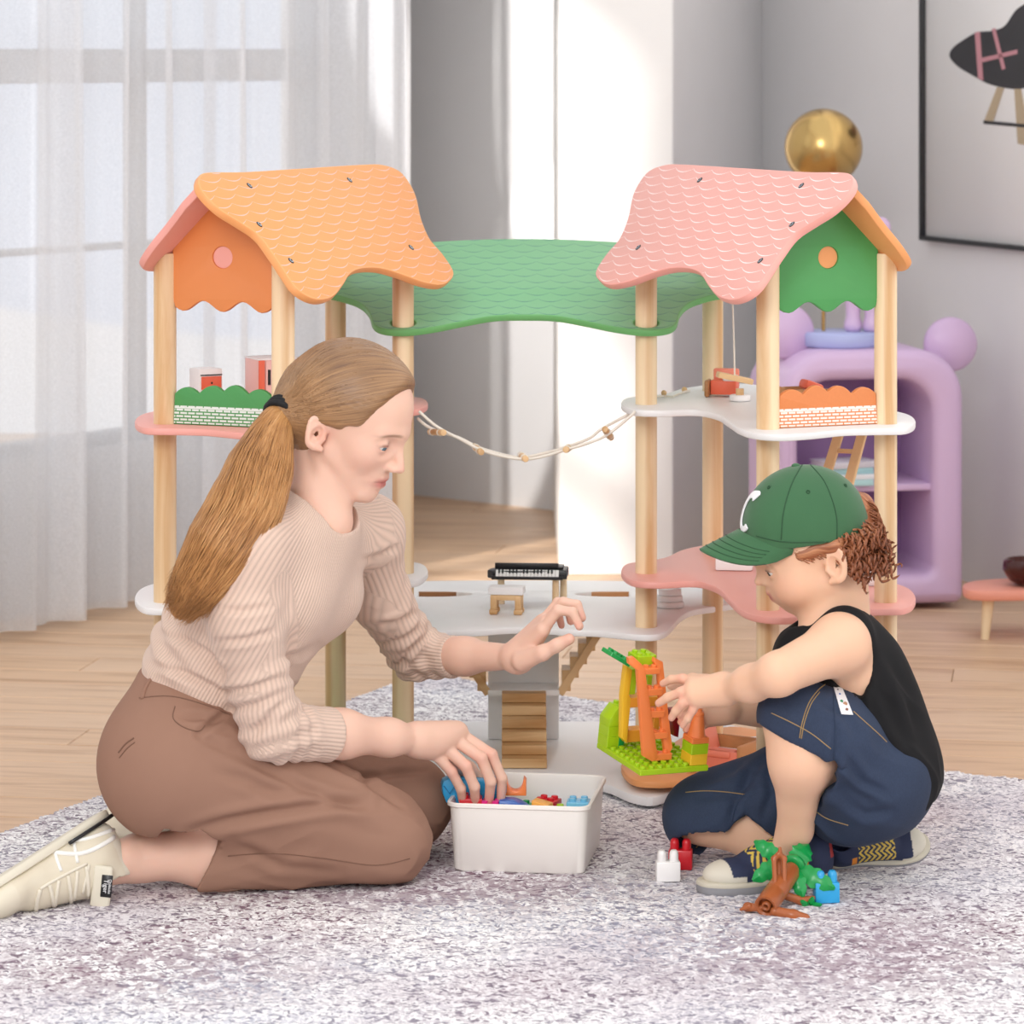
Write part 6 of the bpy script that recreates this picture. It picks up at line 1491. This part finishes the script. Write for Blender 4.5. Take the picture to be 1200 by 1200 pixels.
extr('toy_brick', [(-.014, 0), (.014, 0), (.011, .016), (-.012, .021)], .024, inb(bp(637, -.05, 0), -.060, top+.001), yawR(byaw-10), 'amber', 'amber wedge brick right of the blue roof brick in bin', group=GB)
brick(inb(bp(651, -.05, 0), -.058, top-.006), byaw+10, 2, 2, .016, 'lime', 'lime green brick right of amber wedge in the white bin', group=GB)
brick(inb(bp(642, 0, 0), -.006, top-.006), byaw-14, 2, 2, .017, 'redb', 'red brick behind the lime green one in the white bin', group=GB)
brick(inb(.073, -.020, top-.012), byaw+3, 2, 2, .026, 'pale_blue', 'pale blue brick in the right back corner of white bin', group=GB)
# blue brick held in the hand
hv = (W(592, 918, 4.915)-W(519, 925, 4.905)).normalized(); hu = Vector((0, 0, 1)); hu = (hu-hv*hu.dot(hv)).normalized(); RH = basis(hv, hu.cross(hv), hu)
hp_ = [(-.044, .012), (-.040, -.012), (-.020, -.019), (.020, -.016), (.036, -.018), (.044, -.006), (.043, .014), (.020, .012), (-.016, .018), (-.036, .020)]
held = extr('toy_brick', crom(hp_, 2), .026, W(555, 925, 4.915), RH, 'skyb', 'bright sky blue boat shaped brick held over the bin by the woman', bev=.002)
o = mk('groove', *g_tube([W(520, 921, 4.896), W(527, 930, 4.8955), W(533, 921, 4.896), W(537, 930, 4.8955)], .0009, 5), plast('deep_sky', '1E86C4')); sub(o, held)
# loose bricks on the rug
def pegbrick(px, py, m, yaw, label, w_=.034):
    q = G(px, py, RT); mb = brick_geo(2, 1, .027, .0165, .0062, True, .002); R = yawR(yaw); V = [R @ Vector((v[0], v[1]*1.25, v[2]))+q+Vector((0, .010, 0)) for v in mb.V]
    o = mk('toy_brick', V, [list(f) for f in mb.F], M[m], None, True); sharp(o); return tag(o, label, 'toy brick', 'loose two peg bricks on the rug')
pegbrick(783, 1034, 'whiteb', 4, 'white two peg brick lying on the rug before the red one'); pegbrick(798, 1020, 'redb', -6, 'red two peg brick on the rug behind the white one')
pegbrick(969, 1059, 'pale_blue' if False else 'skyb', 8, 'light blue two peg brick on the rug right of the toy palm')
# brick model held by the boy
Fp = W(751, 903, 4.775); e1 = Vector((.0945, .0513, -.0033)); e2 = Vector((-.0575, .107, .018)); ea = e1.normalized(); eb = e2.normalized(); en = ea.cross(eb).normalized(); eb = en.cross(ea)
MRt = basis(ea, eb, en); PI_ = .0134; H1 = .0150
model = empty('brick_model', Fp, 'lime green plate with bright brick towers and orange ladder held by boy', 'toy model')
def mput(name, VF, m, lab=None):
    V, Fc = VF; V = [MRt @ Vector(v)+Fp for v in V]; o = mk(name, V, [list(f) for f in Fc], M[m], model, True); sharp(o)
    if lab: o['label'] = lab
    return o
def loc(px, py, b): q = RP(px, py, Fp+eb*b, eb)-Fp; return q.dot(ea), q.dot(en)
def zl(x, y, b): return loc(x/5.218+680, y/5.218+720, b)
def mbrick(a0, b0, h0, na, nb, h, m, studs=True, name='brick'):
    mb = MB(); mb.add(*g_box((a0+na*PI_/2, b0+nb*PI_/2, h0+h/2), (na*PI_-.0003, nb*PI_-.0003, h), None, .0008, 1))
    if studs:
        for i in range(int(na)):
            for j in range(int(nb)): mb.add(*g_lathe([(.0040, 0), (.0040, .0038), (.0033, .0043)], (a0+(i+.5)*PI_, b0+(j+.5)*PI_, h0+h-.0006), 14))
    return mput(name, (mb.V, mb.F), m)
pl = MB(); pl.add(*g_box((4*PI_, 4.5*PI_, -.004), (8*PI_, 9*PI_, .008), None, .001, 1))
baseplate = mput('baseplate', (pl.V, pl.F), 'lime')
sg = g_lathe([(.0042, 0), (.0042, .0040), (.0034, .0045)], (0, 0, 0), 12)
sm_ = None
for i in range(8):
    for j in range(9):
        if (i < 2 and j > 6) or (i > 5 and j in (0, 1)): continue
        if sm_ is None:
            o = mk('stud', sg[0], [list(f) for f in sg[1]], M['lime'], None, True); sharp(o); sm_ = o.data
        else: o = bpy.data.objects.new('stud', sm_); COL.objects.link(o)
        o.matrix_local = Matrix.Translation(MRt @ Vector(((i+.5)*PI_, (j+.5)*PI_, -.0004))+Fp) @ MRt.to_4x4(); sub(o, baseplate)
# right tower
a0 = 5.9*PI_
mbrick(a0, .2*PI_, 0, 2, 2, H1, 'yellow'); mbrick(a0, .2*PI_, H1, 2, 2, H1, 'lime'); mbrick(a0, .2*PI_, 2*H1, 2, 2, .008, 'orangeb', False)
mput('cone', g_lathe([(.0125, 0), (.0115, .004), (.0085, .022), (.0072, .028)], (a0+PI_, 1.2*PI_, 2*H1+.008), 24), 'orangeb'); mput('cone_tip', g_lathe([(.0070, 0), (.0078, .001), (.0070, .004), (.0045, .006), (.0042, .009)], (a0+PI_, 1.2*PI_, 2*H1+.036), 20), 'orangeb')
# left tower
mbrick(0, 7*PI_, 0, 2, 2, H1, 'lime'); mbrick(0, 7*PI_, H1, 2, 2, H1, 'lime'); mbrick(1.35*PI_, 6.95*PI_, .0003, .68, .5, H1*.95, 'leaf', False)
sl_ = [(0, 0), (2*PI_, 0), (2*PI_, .027), (.95*PI_, .027), (0, .010)]
Vs, Fs, K, UV = g_board(sl_, 2*PI_, (0, 7*PI_, 2*H1), (1, 0, 0), (0, 0, 1), (), .0008)
mput('slope_brick', (Vs, Fs), 'lime')
for j in (0, 1): mput('slope_stud', g_lathe([(.0040, 0), (.0040, .0038), (.0033, .0043)], (1.5*PI_, (7.5+j)*PI_, 2*H1+.0265), 14), 'lime')
# orange ladder
b_l = 1.6*PI_
def rail(P, dy, name='ladder_rail'):
    Q = [zl(x, y, b_l) for x, y in P]; Vs, Fs, K, UV = g_board(Q, .008, (0, b_l+dy, 0), (1, 0, 0), (0, 0, 1), (), .0008); return mput(name, (Vs, Fs), 'orangeb')
rail([(388, 870), (445, 905), (475, 870), (395, 322), (330, 262), (297, 268), (300, 305), (352, 345)], 0)
rail([(540, 890), (580, 825), (570, 760), (520, 300), (472, 275), (466, 300), (492, 350), (515, 720)], .006)
for (x0, x1, y0, y1) in ((390, 492, 330, 372), (410, 508, 455, 503), (428, 522, 590, 637), (440, 540, 722, 768), (445, 566, 850, 900)):
    A0 = zl(x0, y1, b_l); A1 = zl(x1, y0, b_l); mb = MB(); w_ = A1[0]-A0[0]; hh = A1[1]-A0[1]; cx_ = (A0[0]+A1[0])/2; cz_ = (A0[1]+A1[1])/2
    mb.add(*g_box((cx_, b_l+.008, cz_), (w_, .014, hh), None, .0008, 1))
    for s in (-.25, .25): mb.add(*g_lathe([(.0038, 0), (.0038, .0036), (.003, .0040)], (cx_+s*w_, b_l+.008, cz_+hh/2-.0004), 14))
    mput('ladder_rung', (mb.V, mb.F), 'orangeb')
# tower behind the ladder
b_t = 5.0*PI_
def zbox(name, x0, x1, y0, y1, b, d, m, studs=0):
    A0 = zl(x0, y1, b); A1 = zl(x1, y0, b); w_ = A1[0]-A0[0]; hh = A1[1]-A0[1]; mb = MB(); mb.add(*g_box(((A0[0]+A1[0])/2, b+d/2, (A0[1]+A1[1])/2), (w_, d, hh), None, .0008, 1))
    if studs:
        for i in range(2):
            for j in range(2): mb.add(*g_lathe([(.0040, 0), (.0040, .0038), (.0033, .0043)], (A0[0]+w_*(.27+.46*i), b+d*(.25+.5*j), A1[1]-.0006), 14))
    return mput(name, (mb.V, mb.F), m)
def zpoly(name, P, b, d, m):
    Q = [zl(x, y, b) for x, y in P]; Vs, Fs, K, UV = g_board(Q, d, (0, b, 0), (1, 0, 0), (0, 0, 1), (), .0006); return mput(name, (Vs, Fs), m)
zpoly('tower_post', [(285, 318), (318, 340), (300, 492), (312, 520), (285, 790), (258, 760), (262, 500)], b_t, .012, 'yellow')
zbox('brick', 300, 352, 335, 492, b_t+.001, .020, 'lime'); zbox('brick', 300, 500, 500, 572, b_t, .022, 'amber'); zbox('brick', 400, 445, 372, 500, b_t+.002, .018, 'lime'); zbox('brick', 440, 497, 572, 760, b_t+.003, .016, 'amber')
zbox('arch_brick', 285, 400, 705, 785, b_t+.010, .02, 'amber'); zpoly('red_brick', [(560, 590), (618, 585), (600, 752), (575, 745)], b_t, .016, 'wine')
zbox('top_brick', 368, 468, 248, 308, 3.1*PI_, 2*PI_, 'lime', 0)
# lime top brick with four studs and the green plate that leans to the left
A0 = zl(362, 310, 2.6*PI_); mbrick(A0[0]-.004, 2.6*PI_, A0[1]-.001, 2, 2, .0125, 'lime')
g0 = zl(306, 312, 3.2*PI_); g1_ = zl(192, 244, 3.2*PI_); dv = Vector((g1_[0]-g0[0], 0, g1_[1]-g0[1])); Lg = dv.length; dv.normalize(); Rg = basis(-dv, Vector((0, 1, 0)), (-dv).cross(Vector((0, 1, 0))))
mb = MB(); cg = Vector(((g0[0]+g1_[0])/2, 4.2*PI_, (g0[1]+g1_[1])/2)); mb.add(*g_box(cg, (Lg, 2*PI_, .006), Rg, .0008, 1))
for i in (-.25, .25):
    for j in (-.5, .5): mb.add(*g_lathe([(.0040, 0), (.0040, .0038), (.0033, .0043)], cg+Rg @ Vector((i*Lg, j*PI_, .0026)), 14, Rg))
mput('leaning_plate', (mb.V, mb.F), 'leaf')
# toy palm
palm = empty('toy_palm', W(905, 1062, 4.62), 'brown plastic toy palm with green fronds lying on rug by boy\'s shoe', 'toy palm')
Pa = W(897, 1063, 4.60); Pb = W(928, 1018, 4.68); pd_ = (Pb-Pa).normalized(); qR = pd_.to_track_quat('Z', 'Y').to_matrix(); Lp = (Pb-Pa).length
V, Fc = g_lathe([(.0105, .002), (.0130, 0), (.0152, 0), (.0152, .004), (.0148, .03), (.0144, .031), (.0146, .032), (.0138, Lp-.01), (.010, Lp)], Pa, 32, qR, False); V2 = V
mb = MB(); mb.add(V, Fc); mb.add(*g_lathe([(.0001, .010), (.0105, .010), (.0105, .002)], Pa, 32, qR, False))
o = mb.build('trunk', M['brownb'], palm)
mk('socket_ring', *g_lathe([(.0035, .0095), (.0035, .0), (.0058, .0), (.0058, .0095)], Pa, 20, qR, False), M['brownb'], palm)
def pch(name, P, r, m): V, Q = sdf_mesh(chain([W(*p) for p in P], r, .004), .0012); return mk(name, V, Q, M[m], palm, True)
pch('root', [(893, 1064, 4.61), (876, 1063, 4.62)], [.004, .0065], 'brownb'); pch('root', [(878, 1062, 4.615), (868, 1066, 4.615)], [.0045, .002], 'brownb')
pch('root', [(908, 1068, 4.60), (930, 1073, 4.60), (944, 1076, 4.60)], [.0065, .0075, .0060], 'brownb'); pch('root', [(944, 1076, 4.60), (956, 1079, 4.60)], [.004, .0016], 'brownb'); pch('root', [(922, 1050, 4.655), (940, 1056, 4.66), (953, 1052, 4.66)], [.0055, .0055, .003], 'brownb')
pch('branch_slot', [(908, 1034, 4.63), (907, 1006, 4.65), (913, 1001, 4.65), (919, 1006, 4.65), (919, 1034, 4.635)], [.0032]*5, 'brownb'); pch('branch_slot_back', [(913, 1032, 4.645), (913, 1008, 4.66)], [.0055, .0045], 'brownb'); pch('branch_tip', [(914, 1000, 4.65), (914, 994, 4.65)], [.0035, .0022], 'brownb')
def frond(hub, tip, wd, m='leaf', name='frond', sag=.006, jag=4):
    hub, tip = Vector(hub), Vector(tip); d = (tip-hub); L = d.length; d.normalize(); cam_ = Vector((0, -1, .35)).normalized(); s = d.cross(cam_).normalized(); nn = s.cross(d).normalized(); V = []; Fc = []; n = 16
    for lay in (0, 1):
        for i in range(n+1):
            u = i/n; wv = wd*(math.sin(PI*min(1, u*.93+.05))**.7)*(1+.13*math.sin(u*jag*2*PI))*(.35+.65*min(1, u*3)); c = hub+d*L*u+nn*(sag*math.sin(u*PI)*1.2)
            for kx in (-1, -.5, 0, .5, 1): V.append(c+s*wv*kx+nn*(-.0035*abs(kx)+.0012*math.cos(u*jag*2*PI)*abs(kx)+(0 if lay == 0 else -.0022)))
    k5 = 5*(n+1)
    for i in range(n):
        for j in range(4):
            a = i*5+j; Fc += [[a, a+1, a+6, a+5], [k5+a, k5+a+5, k5+a+6, k5+a+1]]
        for j in (0, 4): a = i*5+j; Fc.append([a, a+5, k5+a+5, k5+a])
    Fc += [[0, 1, 2, 3, 4, k5+4, k5+3, k5+2, k5+1, k5], [k5-5+j for j in range(5)]+[2*k5-1-j for j in range(5)]]
    o = mk(name, V, Fc, M[m], palm, True); sharp(o, 40); return o
hubp = W(930, 1014, 4.685)
for tx_, ty_, tz_, wd in ((884, 985, 4.70, .0105), (948, 989, 4.71, .0145), (883, 1031, 4.66, .0120), (978, 1041, 4.66, .0130), (941, 1050, 4.655, .0110)): frond(W(928, 1016, 4.685) if tx_ > 900 else W(918, 1010, 4.69), W(tx_, ty_, tz_), wd)
mk('crown_hub', *g_lathe([(.011, -.004), (.0150, -.002), (.0150, .004), (.010, .007)], hubp, 24, qR), M['leaf'], palm)
h2 = W(949, 1062, 4.655)
for k in range(6): a = 2*PI*k/6+.3; frond(h2, h2+Vector((.016*math.cos(a), -.004, .012*math.sin(a))), .0042, 'leaf', 'small_frond', .002, 1)
mk('small_stem', *g_cyl(h2+Vector((0, .002, -.001)), h2+Vector((0, .008, -.010)), .003, n=10), M['brownb'], palm)
